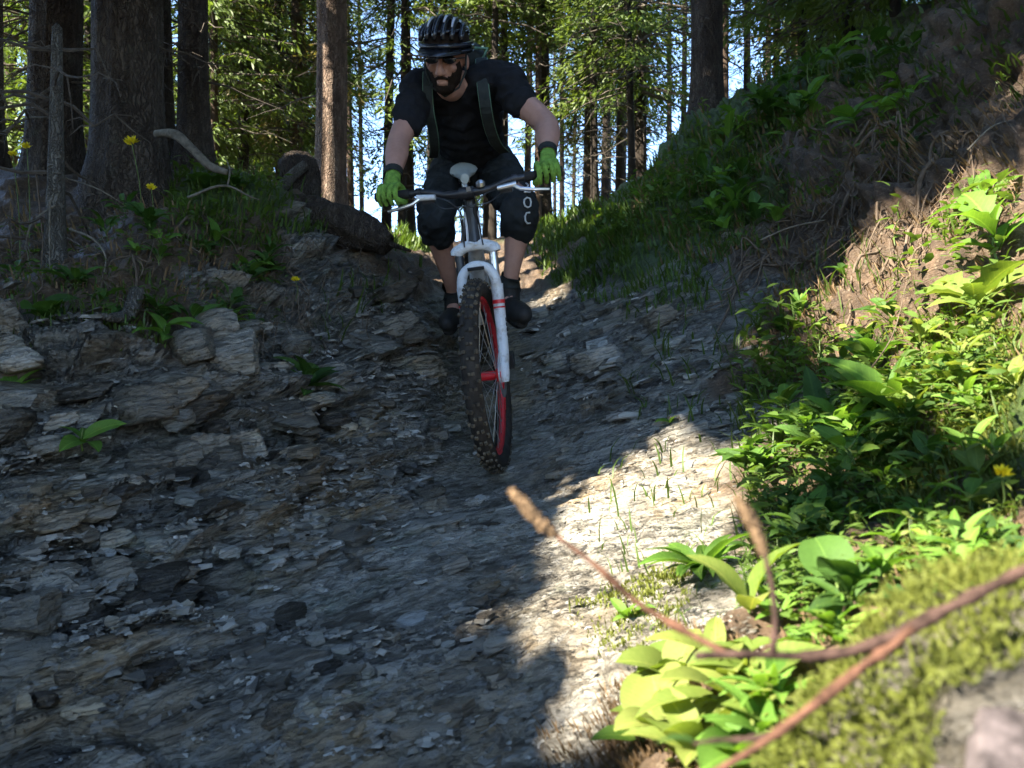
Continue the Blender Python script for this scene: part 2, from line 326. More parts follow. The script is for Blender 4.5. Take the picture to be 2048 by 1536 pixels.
# mineral chips
vo = t.n('ShaderNodeTexVoronoi'); vo.inputs['Scale'].default_value = 55; t.l(p, vo.inputs['Vector'])
vc = t.n('ShaderNodeSeparateColor'); t.l(vo.outputs['Color'], vc.inputs[0])
c = t.mix(t.math('MULTIPLY', t.ramp(vc.outputs[0], [(.80, (0, 0, 0)), (.84, (.5, .5, .5))]), t.math('SUBTRACT', sp.outputs[0], sp.outputs[1])), c, (.36, .345, .31))
t.col(c); t.rough(.50, .55)
h = t.math('ADD', t.math('MULTIPLY', f1, .8), t.math('ADD', t.math('MULTIPLY', f2, .5), t.math('MULTIPLY', t.noise(75, 5, .75, p), .45)))
h = t.math('ADD', t.math('MULTIPLY', h, .55), t.math('MULTIPLY', slate_colour_hb, t.math('MULTIPLY', sp.outputs[0], 1.1))); h = t.math('ADD', h, t.math('MULTIPLY', vc.outputs[1], .16)); t.bump(h, 1.0, .032)
M_ground = t.m
ground = tag(obj('ground', gme, M_ground), 'steep slate gully trail between earth banks', None, None, 'structure')

# ------------------------------------------------------------------ slate: loose slabs, boulders, chips
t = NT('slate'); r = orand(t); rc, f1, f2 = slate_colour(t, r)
lv = loc(t); c = t.mix(t.ramp(r, [(.0, (0, 0, 0)), (1, (.55, .55, .55))]), rc, t.mix(1.0, rc, (.80, .95, 1.15), 'MULTIPLY'))
c = t.mix(1.0, c, t.ramp(t.math('FRACT', t.math('MULTIPLY', r, 7.7)), [(0, (.62, .60, .57)), (.6, (.88, .87, .86)), (1, (1.15, 1.14, 1.13))]), 'MULTIPLY')
t.col(c); t.rough(.42, .6)
t.bump(t.math('ADD', t.math('MULTIPLY', slate_colour.hb, .8), t.math('ADD', f1, t.math('MULTIPLY', t.noise(60, 4, .7, pos(t)), .5))), .8, .014)
M_slate = t.m
def slab_mesh(seed, thick=0.22):
    rg = np.random.default_rng(seed); n = rg.integers(6, 10); a = np.sort(rg.uniform(0, 2 * math.pi, n) * .35 + np.arange(n) / n * 2 * math.pi * .9)
    r = rg.uniform(.62, 1.0, n); st = rg.uniform(.55, .95)
    xy = np.stack([np.cos(a) * r, np.sin(a) * r * st], 1); V = []; 
    for k, (s, zz) in enumerate(((.86, -thick), (1.0, -thick * .6), (.99, thick * .62), (.94, thick * .85))):
        j = 1 + rg.normal(0, .035, (n, 1)); V.append(np.column_stack([xy * s * j, np.full(n, zz) + rg.normal(0, thick * .13, n) + xy[:, 0] * thick * .3 * math.sin(seed)]))
    V = np.concatenate(V); f = []
    for k in range(3):
        for i in range(n): f.append([k * n + i, k * n + (i + 1) % n, (k + 1) * n + (i + 1) % n, (k + 1) * n + i])
    bm = bmesh.new(); vs_ = [bm.verts.new(v) for v in V]
    for q_ in f: bm.faces.new([vs_[i] for i in q_])
    bm.faces.new(vs_[:n][::-1])
    top = bm.faces.new(vs_[3 * n:]); bmesh.ops.poke(bm, faces=[top])
    me = bpy.data.meshes.new('slate_stone'); bm.to_mesh(me); bm.free(); me.materials.append(M_slate); return me
SLABS = [slab_mesh(i, random.uniform(.14, .34)) for i in range(14)]
def basis(n, yaw=0.0):
    n = np.asarray(n, float) / np.linalg.norm(n); a = AS - n * AS.dot(n); a /= np.linalg.norm(a); b_ = np.cross(n, a)
    c_, s_ = math.cos(yaw), math.sin(yaw); return np.stack([a * c_ + b_ * s_, -a * s_ + b_ * c_, n], 1)
def put_stone(pt, size, n, yaw, parent, name='slate_stone', me=None):
    o = obj(name, me or random.choice(SLABS), None, parent)
    o.matrix_local = Matrix.Translation(Vector(pt)) @ Matrix(basis(n, yaw).tolist()).to_4x4() @ Matrix.Diagonal((size, size, size * random.uniform(.7, 1.2), 1)); return o
# regions of loose stones given as pixel boxes on the photograph
REG = [((20,900,620,1500),88,(22,62)),((560,930,1010,1480),90,(20,52)),((480,760,900,1000),40,(18,46)),((640,540,930,760),22,(18,40)),((1060,600,1520,900),40,(16,44)),((1020,900,1480,1130),12,(14,28)),((1050,1150,1500,1500),14,(16,34)),((0,640,480,900),34,(24,64))]
cnt = 0
for (x0, y0, x1, y1), n, (s0, s1) in REG:
    k = 0; tries = 0
    while k < n and tries < n * 8:
        tries += 1; px, py = random.uniform(x0, x1), random.uniform(y0, y1); h_ = hit(px, py)
        if h_ is None or cnt >= 300: continue
        if abs(h_[0] + .04) < .16 and 2.75 < h_[1] < 4.3: continue
        size = s0 * ((s1 / s0) ** (random.random() ** 2.2)) / F * h_[1]
        nn = gnorm(h_[0], h_[1]) * random.uniform(.35, 1.2) + NS * random.uniform(.4, 1.1) + RNG.normal(0, .16, 3)
        put_stone((h_[0], h_[1], gs(h_[0], h_[1]) + size * .10), size, nn, random.uniform(-.6, .6) + random.choice((0, math.pi)), ground); k += 1; cnt += 1
# chips too small to count: one mesh per spread
def chips(name, label, boxes, mat):
    parts = []
    for (x0, y0, x1, y1), n, (s0, s1) in boxes:
        for k in range(n):
            px, py = random.uniform(x0, x1), random.uniform(y0, y1); h_ = hit_fast(px, py)
            if h_ is None: continue
            if clump(h_, 210) < random.uniform(-.2, .2): continue
            sz = random.uniform(s0, s1) ** 1.0 / F * h_[1] * .5
            nn = gnorm(h_[0], h_[1]) + NS * .5 + RNG.normal(0, .35, 3); Rm = basis(nn, random.uniform(0, 6.28))
            v, f_ = box((0, 0, 0), (2, 2 * random.uniform(.45, .9), random.uniform(.25, .6))); v[:, :2] *= np.where(v[:, 2:] > 0, random.uniform(.55, .95), 1); v += RNG.normal(0, .14, v.shape)
            parts.append((v * sz @ Rm.T + np.array([h_[0], h_[1], gs(h_[0], h_[1]) + sz * .15]), f_))
    v, f_ = merge(parts); o = obj(name, mesh_np(name, v, f_), mat); return tag(o, label, 'gravel', None, 'stuff')
_hc = {}; _cl = {}
def clump(h_, sd_):
    k = (int(h_[0] * 16), int(h_[1] * 10), sd_)
    if k not in _cl: _cl[k] = float(fbm(h_[None] * 2.1, 3, sd_)[0])
    return _cl[k]
def hit_fast(px, py):
    k = (int(px) // 12, int(py) // 12)
    if k not in _hc: _hc[k] = hit(k[0] * 12 + 6, k[1] * 12 + 6)
    h_ = _hc[k]
    if h_ is None: return None
    j = 8 / F * h_[1]; return h_ + np.array([random.uniform(-j, j), random.uniform(-j, j) * 2.2, 0])
t = NT('slate_chip'); n = t.noise(23, 2, .5, pos(t)); vo = t.n('ShaderNodeTexVoronoi'); vo.inputs['Scale'].default_value = 26; t.l(pos(t), vo.inputs['Vector']); vc = t.n('ShaderNodeSeparateColor'); t.l(vo.outputs['Color'], vc.inputs[0])
t.col(t.ramp(vc.outputs[0], [(0, (.06, .054, .044)), (.35, (.165, .152, .126)), (.7, (.27, .254, .218)), (.95, (.39, .37, .325)), (1, (.52, .50, .45))])); t.rough(.42, .6); t.bump(t.noise(14, 5, .75, strata_vec(t, 1, 9)), .8, .012); M_chip = t.m
chips('slate_gravel', 'broken grey slate chips strewn down the gully floor', [((100,950,1000,1500),2600,(3,15)),((480,760,1000,1000),1300,(3,13)),((600,540,900,780),600,(3,11)),((0,640,480,1300),600,(4,16)),((1040,560,1560,960),500,(3,11)),((1060,960,1480,1120),220,(3,10)),((1060,1150,1520,1520),800,(3,12))], M_chip)

def plates(name, label, boxes, mat):
    parts = []
    for (x0, y0, x1, y1), n, (s0, s1) in boxes:
        for k in range(n):
            h_ = hit_fast(random.uniform(x0, x1), random.uniform(y0, y1))
            if h_ is None or (abs(h_[0] + .04) < .12 and 2.8 < h_[1] < 4.2): continue
            if clump(h_, 200) < random.uniform(-.15, .2): continue
            sz = s0 * (s1 / s0) ** (random.random() ** 1.7) / F * h_[1] * .5; Rm = basis(NS + gnorm(h_[0], h_[1]) * .35 + RNG.normal(0, .17, 3), random.gauss(0, .45))
            v, f_ = box((0, 0, 0), (2, 2 * random.uniform(.4, .8), random.uniform(.16, .42))); v[:, :2] *= np.where(v[:, 2:] > 0, random.uniform(.72, .98), 1); v += RNG.normal(0, .10, v.shape) * np.array([1.6, 1.2, .5])
            parts.append((v * sz @ Rm.T + np.array([h_[0], h_[1], gs(h_[0], h_[1])]) + NS * sz * random.uniform(-.05, .12), f_))
    v, f_ = merge(parts); return tag(obj(name, mesh_np(name, v, f_), mat), label, 'gravel', None, 'stuff')
plates('slate_shingle', 'splintered slate plates bedded in the gully walls', [((0,640,480,1300),800,(9,50)),((100,1000,700,1530),1000,(9,50)),((480,600,860,1000),900,(8,40)),((560,1000,1060,1530),1200,(8,40)),((1040,590,1560,930),650,(7,44)),((1050,930,1450,1100),160,(6,18)),((1060,1200,1520,1520),300,(6,22))], M_chip)
def rock_mesh(seed, dims, ledges=1.0, sub=5, npl=13, nz=1.0):
    rg = np.random.default_rng(seed); bm = bmesh.new(); bmesh.ops.create_icosphere(bm, subdivisions=sub, radius=1)
    V = np.array([v.co[:] for v in bm.verts]); D = V / np.linalg.norm(V, axis=1)[:, None]
    pn = rg.normal(0, 1, (npl, 3)); pn[2:, 2] *= .45; pn[:2] = [[.05, .05, 1], [0, .1, -1]]; pn /= np.linalg.norm(pn, axis=1)[:, None]; hh = rg.uniform(.62, .95, npl); hh[:2] = .8
    r = np.min(np.where(D @ pn.T > .05, hh / np.clip(D @ pn.T, .05, 9), 9), axis=1); r = np.clip(r, 0, 1.25); V = D * r[:, None] * np.asarray(dims)
    # beds show as ledges round the sides; local z is the bedding normal
    u = V[:, 2] / .026 + 1.2 * vn(V * 5 + seed, seed); k = np.floor(u); f_ = u - k
    side = np.sqrt(np.clip(1 - D[:, 2] ** 2, 0, 1)); led = (hsh(k, np.floor(V[:, 0] * 6 + hsh(k) * 5), seed) - .5) * .05 * ledges * sstep(0, .25, f_)
    V[:, :2] += D[:, :2] * (led * side)[:, None]; V += D * (.022 * fbm(V * 9 + seed, 4, seed))[:, None] * max(dims) * 2 * nz
    for v, c_ in zip(bm.verts, V): v.co = c_
    for f2_ in bm.faces: f2_.smooth = True
    me = bpy.data.meshes.new('rock'); bm.to_mesh(me); bm.free(); me.set_sharp_from_angle(angle=.6); me.materials.append(M_slate); return me
ROCKS = [ # px, py, dims in px (along, across, thick), yaw, tilt bias, label
 (575,795,(120,95,52),.15,(0,-.5,0),'broad smooth-faced slate boulder below a leafy clump on the shaded bank'),
 (345,795,(125,90,40),.0,(0,-.2,0),'wide layered slate block capping the shaded ledges'),
 (330,880,(140,90,36),.05,(0,-.2,0),'long layered slate block in the middle of the shaded ledges'),
 (375,945,(125,80,30),-.1,(0,-.2,0),'thin pale-edged slate block at the foot of the ledges'),
 (170,935,(140,85,44),-.35,(.3,-.3,0),'dark tilted slate slab with a leafy sprout above it'),
 (740,690,(100,70,55),.1,(0,-.3,0),'dark square slate boulder jutting from the bank beside the wheel track'),
 (705,1075,(95,70,45),.5,(0,-.2,0),'wedge of slate split by a dark cleft in the gully floor'),
 (880,1065,(105,65,42),.35,(0,-.2,0),'pale slate block with an overhung dark side in the gully floor'),
 (830,1225,(90,70,40),.2,(0,-.2,0),'brown-faced slate boulder among scree'),
 (985,1310,(85,65,45),.25,(0,-.1,0),'rounded greenish slate boulder at the edge of the sunlit patch'),
 (560,1330,(190,100,50),.25,(0,-.1,0),'big low slate hump in the scree'),
 (60,1290,(150,110,70),.1,(0,-.2,0),'tall shadowed slate outcrop low on the dark bank'),
 (1465,680,(80,50,28),.2,(0,0,0),'grey slate block below the earth bank'),
 (1330,690,(85,55,30),.3,(0,0,0),'pale slate hump on the wall opposite the wheel'),
 (1250,800,(95,60,30),.3,(0,0,0),'low slate knob on the wall beside the wheel'),
 (905,690,(60,42,30),.4,(0,0,0),'rounded grey rock behind the front tyre'),
 (555,935,(56,34,12),.3,(0,0,0),'flat blue-grey slate plate lying on chips'),
 (1160,1385,(40,24,12),.9,(0,0,0),'small white sunlit slate flake'),
 (170,1440,(110,60,26),.5,(0,0,0),'pale slanting slate slab low in the gully'),
 (850,1480,(150,70,30),.3,(0,0,0),'flat striped slate slab low in the gully')]
for i, (px, py, dm, yaw, tb, lab) in enumerate(ROCKS):
    h_ = hit(px, py); k = h_[1] / F; me = rock_mesh(100 + i, [dd_ * k * .55 for dd_ in dm], 1.0, 4)
    nn = gnorm(h_[0], h_[1]) * .55 + NS * .7 + np.array(tb) * .5
    o = obj('rock', me); tag(o, lab, 'rock', 'rocks set in the gully'); g_ = np.array([h_[0], h_[1], gs(h_[0], h_[1])]) - nn / np.linalg.norm(nn) * dm[2] * k * .12
    o.matrix_world = Matrix.Translation(Vector(g_)) @ Matrix(basis(nn, yaw).tolist()).to_4x4()

# bedded blocks standing proud of both walls (parts of the ground)
BLK = [rock_mesh(500 + i, (1.0, random.uniform(.55, .8), random.uniform(.24, .44)), .0, 4, 9, .35) for i in range(9)]
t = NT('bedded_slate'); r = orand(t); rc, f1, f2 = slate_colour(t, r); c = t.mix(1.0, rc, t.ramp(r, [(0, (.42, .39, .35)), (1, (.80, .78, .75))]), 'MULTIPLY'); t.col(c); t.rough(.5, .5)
t.bump(t.math('ADD', slate_colour.hb, t.math('MULTIPLY', t.noise(60, 4, .7, pos(t)), .4)), .9, .02); M_bedded = t.m
for m_ in BLK:
    m_.materials.clear(); m_.materials.append(M_bedded)
    m_.name = 'slate_block'; c_ = np.empty(len(m_.vertices) * 3); m_.vertices.foreach_get('co', c_); c_ = c_.reshape(-1, 3); th = .085 * random.uniform(.8, 1.4); u = c_[:, 2] / th + .5 * vn(c_ * 2.3, 4); k = np.floor(u); f_ = u - k
    rr = np.linalg.norm(c_[:, :2], axis=1); c_[:, :2] *= (1 - .16 * hsh(k, np.floor(np.arctan2(c_[:, 1], c_[:, 0]) * 1.6 + hsh(k) * 6)) * sstep(0, .3, f_))[:, None]; m_.vertices.foreach_set('co', c_.ravel()); m_.update()
rk = random.Random(77)
for (x0, y0, x1, y1), n, (s0, s1) in [((0, 660, 470, 1260), 52, (80, 200)), ((470, 600, 850, 900), 24, (60, 140)), ((20, 1200, 700, 1520), 18, (50, 130)), ((700, 1000, 1050, 1500), 14, (45, 100)), ((1060, 610, 1520, 900), 16, (45, 95))]:
    for k in range(n):
        h_ = hit(rk.uniform(x0, x1), rk.uniform(y0, y1))
        if h_ is None or (abs(h_[0] + .04) < .22 and 2.7 < h_[1] < 4.3): continue
        sz = rk.uniform(s0, s1) * h_[1] / F * .5; g_ = gnorm(h_[0], h_[1]); nn = NS + g_ * rk.uniform(.0, .35) + np.array([rk.gauss(0, .12), rk.gauss(0, .12), 0])
        o = put_stone((h_[0], h_[1], gs(h_[0], h_[1])) - g_ * sz * rk.uniform(-.02, .3), sz, nn, rk.gauss(0, .35), ground, 'slate_block', rk.choice(BLK)); o.scale.z *= 1.35
# ------------------------------------------------------------------ trees
def barkmat(name, cols, sc=1.0):
    t = NT(name); v = loc(t); mp = t.n('ShaderNodeMapping'); mp.inputs['Scale'].default_value = (1, 1, .22); t.l(v, mp.inputs[0])
    n1 = t.noise(22 * sc, 6, .7, mp.outputs[0]); wv = t.n('ShaderNodeVectorMath', operation='ADD'); sc1 = t.n('ShaderNodeVectorMath', operation='SCALE'); nz = t.n('ShaderNodeTexNoise'); nz.inputs['Scale'].default_value = 14; nz.inputs['Detail'].default_value = 4; t.l(v, nz.inputs['Vector']); t.l(nz.outputs['Color'], sc1.inputs[0]); sc1.inputs['Scale'].default_value = .09; t.l(mp.outputs[0], wv.inputs[0]); t.l(sc1.outputs[0], wv.inputs[1]); vo = t.n('ShaderNodeTexVoronoi', feature='DISTANCE_TO_EDGE'); vo.inputs['Scale'].default_value = 52 * sc; t.l(wv.outputs[0], vo.inputs['Vector'])
    n2 = t.noise(3, 4, .6, v); f = t.math('ADD', t.math('MULTIPLY', n1, .7), t.math('MULTIPLY', n2, .3))
    c = t.ramp(f, [(.32, cols[0]), (.5, cols[1]), (.68, cols[2])])
    c = t.mix(t.ramp(vo.outputs['Distance'], [(.0, (.35, .35, .35)), (.16, (0, 0, 0))]), c, tuple(k * .45 for k in cols[0]))
    li = t.ramp(t.noise(9, 5, .7, v), [(.58, (0, 0, 0)), (.72, (.5, .5, .5))]); c = t.mix(li, c, (.10, .105, .08))
    t.col(c); t.rough(.85, .2); t.bump(t.math('ADD', n1, t.ramp(vo.outputs['Distance'], [(0, (0, 0, 0)), (.2, (.7, .7, .7))])), .9, .02); return t.m
M_bark = barkmat('spruce_bark', [(.028, .021, .016), (.065, .050, .038), (.12, .098, .078)])
M_bark_red = barkmat('pine_bark', [(.05, .034, .025), (.15, .102, .073), (.31, .235, .175)])
M_bark_grey = barkmat('snag_bark', [(.07, .062, .052), (.13, .12, .10), (.20, .19, .165)], 1.6)
M_twig = simple('dead_twig', (.085, .072, .058), .85, .15, .4, 40)
M_need_d = leafmat('spruce_needles', (.035, .060, .014), (.085, .125, .026), .38, 3, .5, False)
M_need_l = leafmat('larch_needles', (.062, .115, .022), (.165, .215, .05), .45, 3, .5, False)
M_need_y = leafmat('dry_needles', (.11, .10, .03), (.24, .20, .075), .4, 3, .6, False)

def trunk_mesh(h, r0, seed, n=28, taper=.55, flare=.5, lean=(0, 0), bend=.0, dz_=.12, rough_=1.0, top=None):
    zs = [-.25, -.12, 0]
    while zs[-1] < h: zs.append(zs[-1] + (dz_ if zs[-1] < 3.5 else dz_ * 3))
    zs = np.array(zs); zs[-1] = h; rad = r0 * (1 - taper * np.clip(zs / h, 0, 1)) * (1 + flare * np.exp(-np.clip(zs, 0, 9) / .16))
    cx = lean[0] * zs + bend * np.sin(zs * 1.3 + seed); cy = lean[1] * zs + bend * np.cos(zs * 1.1 + seed * 2)
    a = np.arange(n) / n * 2 * math.pi; A, Z = np.meshgrid(a, zs); D = np.stack([np.cos(A), np.sin(A), Z * .6], -1)
    rr = rad[:, None] * (1 + rough_ * (.10 * fbm(D * np.array([2.2, 2.2, 1.1]) + seed, 4, seed) + .05 * vn(D * np.array([7, 7, 2.0]) + seed, seed + 3)) + .22 * np.exp(-np.clip(Z, 0, 9) / .13) * np.cos(A * 4 + seed) * flare)
    V = np.stack([cx[:, None] + rr * np.cos(A), cy[:, None] + rr * np.sin(A), Z], -1).reshape(-1, 3); m = len(zs)
    i = np.arange(m - 1)[:, None] * n; j = np.arange(n)[None]; f = np.stack([i + j, i + (j + 1) % n, i + n + (j + 1) % n, i + n + j], -1).reshape(-1, 4)
    c = len(V); V = np.vstack([V, [[cx[-1], cy[-1], h + (0.02 if top is None else top)]], [[cx[-1], cy[-1], h + (.021 if top is None else top + .001)]]])
    k = (m - 1) * n; f = np.vstack([f, [[k + q_, k + (q_ + 1) % n, c, c + 1] for q_ in range(n)]])
    return mesh_np('trunk', V, f, True)
def quads(C, D, U, ln, wd):
    """leaf-sized quads: centre line from C along D, width along U, tapered"""
    ln = np.broadcast_to(ln, len(C))[:, None]; wd = np.broadcast_to(wd, len(C))[:, None]
    v = np.stack([C - U * wd * .5, C + D * ln * .55 - U * wd * .5, C + D * ln, C + D * ln * .5 + U * wd * .5], 1).reshape(-1, 3)
    return v, np.arange(len(C) * 4).reshape(-1, 4)
def crown(rg, H, z0, rmax, whorl=.3, nb=6, step=.09, per=4, ln=(.08, .15), wd=.024, droop=.35, shape=1.0, gap=0.0):
    C, D, U = [], [], []; limbs = []; z = z0
    while z < H:
        t_ = (z - z0) / (H - z0); L0 = rmax * ((1 - t_) ** shape) * min(1, .55 + t_ * 4) + .15
        for b_ in range(nb):
            if rg.random() < gap: continue
            a = rg.uniform(0, 2 * math.pi); L = L0 * rg.uniform(.6, 1.15); dr = droop * rg.uniform(.5, 1.4); n = max(3, int(L / step)); s = np.linspace(.12, 1, n)
            px_ = np.stack([np.cos(a) * s * L, np.sin(a) * s * L, z - dr * L * s ** 1.6 + .12 * L * s + rg.normal(0, .02, n)], 1)
            limbs.append(px_[[0, n // 2, n - 1]])
            side = np.array([-math.sin(a), math.cos(a), 0]); out = np.array([math.cos(a), math.sin(a), -.2])
            for e in range(per):
                w_ = .32 * L * (1.05 - s) * rg.uniform(-1, 1, n) + rg.normal(0, .04, n)
                c_ = px_ + side * w_[:, None] + np.stack([np.zeros(n), np.zeros(n), -np.abs(w_) * .35 - rg.uniform(0, .10, n)], 1)
                d_ = norm(out * rg.uniform(.1, 1, n)[:, None] + side * np.sign(w_)[:, None] * rg.uniform(.2, 1, n)[:, None] + np.stack([np.zeros(n), np.zeros(n), -rg.uniform(.0, .9, n)], 1) + rg.normal(0, .25, (n, 3)))
                C.append(c_); D.append(d_); U.append(norm(np.cross(d_, rg.normal(0, 1, (n, 3)))))
        z += whorl * rg.uniform(.7, 1.3)
    C = np.concatenate(C); D = np.concatenate(D); U = np.concatenate(U)
    return C, D, U, rg.uniform(ln[0], ln[1], len(C)), wd * rg.uniform(.7, 1.4, len(C)), limbs
def limb_mesh(limbs, r=.012):
    return mesh_np('limbs', *merge([tube(p_, [r, r * .7, r * .25], 4, False) for p_ in limbs]))
def dead_limbs(rg, z0, z1, n, L, r=.008):
    parts = []
    for k in range(n):
        a = rg.uniform(0, 6.28); l = L * rg.uniform(.35, 1.1); z = rg.uniform(z0, z1); s = np.linspace(0, 1, 6)
        p_ = np.stack([np.cos(a + .3 * s) * l * s, np.sin(a + .3 * s) * l * s, z - .25 * l * s ** 1.5 + rg.normal(0, .02, 6)], 1); parts.append(tube(p_, np.linspace(r, r * .25, 6), 4, False))
        for q_ in range(3):
            i = rg.integers(2, 5); d_ = norm(rg.normal(0, 1, 3) * np.array([1, 1, .5])); parts.append(tube([p_[i], p_[i] + d_ * l * .18, p_[i] + d_ * l * .33 - np.array([0, 0, .04])], [r * .5, r * .35, r * .15], 3, False))
    return mesh_np('dead_limbs', *merge(parts))
rg = np.random.default_rng(5)
VAR = {}
for key, a in {'young': dict(H=6, z0=.4, rmax=1.05, whorl=.22, nb=6, per=10, ln=(.06, .12), wd=.020), 'tall': dict(H=8, z0=2.4, rmax=1.1, whorl=.24, nb=6, per=10, ln=(.06, .12), wd=.020), 'high': dict(H=9.5, z0=4.2, rmax=1.1, whorl=.28, nb=6, per=8, ln=(.06, .12), wd=.020),
               'larch': dict(H=7.5, z0=1.2, rmax=1.1, whorl=.24, nb=6, per=11, ln=(.05, .10), wd=.019, droop=.5, gap=.15), 'sparse': dict(H=7, z0=.9, rmax=1.0, whorl=.34, nb=4, per=9, ln=(.06, .12), wd=.020, droop=.45, gap=.3)}.items():
    C, D, U, ln, wd, lb = crown(rg, **a); VAR[key] = (mesh_np('crown', *quads(C, D, U, ln, wd)), limb_mesh(lb))
VAR2 = {k: (v[0].copy(), v[1]) for k, v in VAR.items()}; VAR3 = {k: (v[0].copy(), v[1]) for k, v in VAR.items()}
for k in VAR: VAR[k][0].materials.append(M_need_d); VAR2[k][0].materials.append(M_need_l); VAR3[k][0].materials.append(M_need_y); VAR[k][1].materials.append(M_twig)
DEADL = [dead_limbs(rg, .3, 4.5, 34, .9) for _ in range(3)]
for m_ in DEADL: m_.materials.append(M_twig)
BTR = [trunk_mesh(8.5, 1.0, 40 + i, 12, .6, .35, (0, 0), .0, .4, .8) for i in range(4)]   # unit radius, scaled per tree

LITP = [np.array(p_, float) for p_ in (
 [(1090,985),(1270,930),(1390,865),(1440,905),(1465,1005),(1430,1080),(1340,1125),(1350,1240),(1560,1190),(1800,1150),(2048,1050),(2500,1000),(2500,2300),(1330,2300),(1330,1560),(1200,1430),(1130,1380),(1115,1280),(1110,1180),(1120,1090),(1150,1030)],
 [(1560,700),(1640,600),(1800,480),(2080,320),(2300,300),(2300,640),(1900,680),(1700,705)],[(1790,720),(2060,600),(2300,600),(2300,920),(2060,920),(1850,880)],
 [(790,560),(960,510),(1150,545),(1150,615),(1080,620),(900,650),(840,610)],[(1900,175),(2048,90),(2048,130),(1940,200)],[(1350,690),(1410,668),(1425,680),(1370,702)],[(1180,470),(1330,380),(1340,400),(1200,500)])]
def inpoly(px, py, poly):
    c = np.zeros(len(px), bool); j = len(poly) - 1
    for i in range(len(poly)):
        (xi, yi), (xj, yj) = poly[i], poly[j]; k = ((yi > py) != (yj > py)) & (px < (xj - xi) * (py - yi) / (yj - yi + 1e-9) + xi); c ^= k; j = i
    return c
def sunfall(C, up=0.0):
    """where the shadow of each point lands, at a height above the ground"""
    P_ = C.copy(); done = np.zeros(len(C), bool); out = np.full((len(C), 3), np.nan)
    for k in range(170):
        P_ = P_ - SUN * .14; g_ = ~done & (P_[:, 2] < gz(P_[:, 0], P_[:, 1]) + up); out[g_] = P_[g_]; done |= g_
    return out
DAP = np.array([(1480,660),(1900,600),(2300,500),(2300,1200),(1500,1180)], float)
def keep_mask(C, rg, tips=None, other=.10):
    """gaps cut into the crowns to shape the light: the breaks through which the sun patches on the ground are lit"""
    k = np.ones(len(C), bool)
    for Q, up in ((C, 0.0), (C, .14), (C if tips is None else tips, .03)):
        h_ = np.nan_to_num(sunfall(Q, up), nan=-99.0); Y = np.clip(h_[:, 1], .05, 99); px = h_[:, 0] / Y * F + 1024; py = 768 - h_[:, 2] / Y * F; ok = h_[:, 1] > .3
        if up == .14: py = py + 0.07 / Y * F
        dap_ = vn(h_ * np.array([6.0, 5.0, 6.0]), 77)
        for j_, p_ in enumerate(LITP): k &= ~(ok & inpoly(px, py, p_) & ((dap_ < .72) | (j_ > 0)))  # foliage whose shadow falls inside a planned sun patch is dropped
        k &= ~((h_[:, 0] > .08) & (h_[:, 0] < 1.4) & (h_[:, 1] > .1) & (h_[:, 1] < .85))
        if up == 0.0:
            far_ = h_[:, 1] > 5.6; k &= ~(far_ & (rg.random(len(C)) < (.95 if other < .3 else .6))); use_ = (h_[:, 0] > -2.6) & (h_[:, 0] < 3.6) & (h_[:, 1] < 5.8) & (h_[:, 1] > .2); k &= use_ | (rg.random(len(C)) < other); k &= ~(ok & inpoly(px, py, DAP) & (vn(h_ * 5.5, 91) > -.05))
    return k
def near_tree(name, label, pt, r0, h, mat, crown_a=None, seed=0, lean=(0, 0), group=None, n=36, flare=.5, bend=.01, dead=(.3, 2.2, 14, .5), needle=None, other=.10):
    x_, y_ = pt[0], pt[1]; z_ = float(gs(np.array([x_]), np.array([y_]))[0]); T = empty(name, (x_, y_, z_), label, 'tree', group); rg_ = np.random.default_rng(seed)
    obj('trunk', trunk_mesh(h, r0, seed, n, .5, flare, lean, bend, .05), mat, T)
    if dead: tag(obj('dead_limbs', dead_limbs(rg_, *dead), M_twig, T), kind='stuff')
    if crown_a:
        C, D, U, ln, wd, lb = crown(rg_, **crown_a); O_ = np.array([x_, y_, z_]); k = keep_mask(C + O_, rg_, C + O_ + D * ln[:, None], other); lb = lb[::2]; mk_ = keep_mask(np.concatenate(lb) + O_, rg_).reshape(-1, 3).sum(1) >= 2; lb = [q_ for q_, m2 in zip(lb, mk_) if m2] or lb[:3]
        tag(obj('crown', mesh_np('crown', *quads(C[k], D[k], U[k], ln[k], wd[k])), needle or M_need_d, T), kind='stuff'); tag(obj('limbs', limb_mesh(lb), M_twig, T), kind='stuff')
    return T
CA = dict(whorl=.24, nb=7, step=.11, per=5, ln=(.16, .30), wd=.10, droop=.3)
p_ = at(255, 400, 3.9); near_tree('spruce_tree', 'thick dark spruce trunk behind the pale broken branch', p_, .165, 15, M_bark, dict(H=15, z0=2.9, rmax=2.6, **CA), 21, (.004, 0), None, 48, .35, other=.7)
p_ = at(318, 380, 4.7); near_tree('spruce_tree', 'slim dark spruce pressed close behind the thickest trunk', p_, .085, 12, M_bark, dict(H=12, z0=3.4, rmax=1.8, **CA), 22, (-.01, 0), other=.7)
p_ = at(392, 330, 4.6); near_tree('spruce_tree', 'dark straight spruce trunk rising behind the pale broken branch', p_, .083, 12, M_bark, dict(H=12, z0=3.2, rmax=1.8, **CA), 23, (-.004, 0), other=.7)
p_ = at(112, 470, 4.3); near_tree('spruce_tree', 'dark spruce trunk directly behind the grey snag', p_, .13, 13, M_bark, dict(H=13, z0=3.0, rmax=2.2, **CA), 24, (.0, 0), None, 40, .4, .01, (.2, 2.4, 26, .7), other=.7)
p_ = at(658, 412, 5.8); near_tree('pine_tree', 'reddish pine trunk catching the sun beside the fallen log', p_, .112, 14, M_bark_red, dict(H=14, z0=4.2, rmax=1.7, **CA), 25, (.002, 0), None, 40, .3, .015, (.5, 3.2, 12, .6), M_need_l)
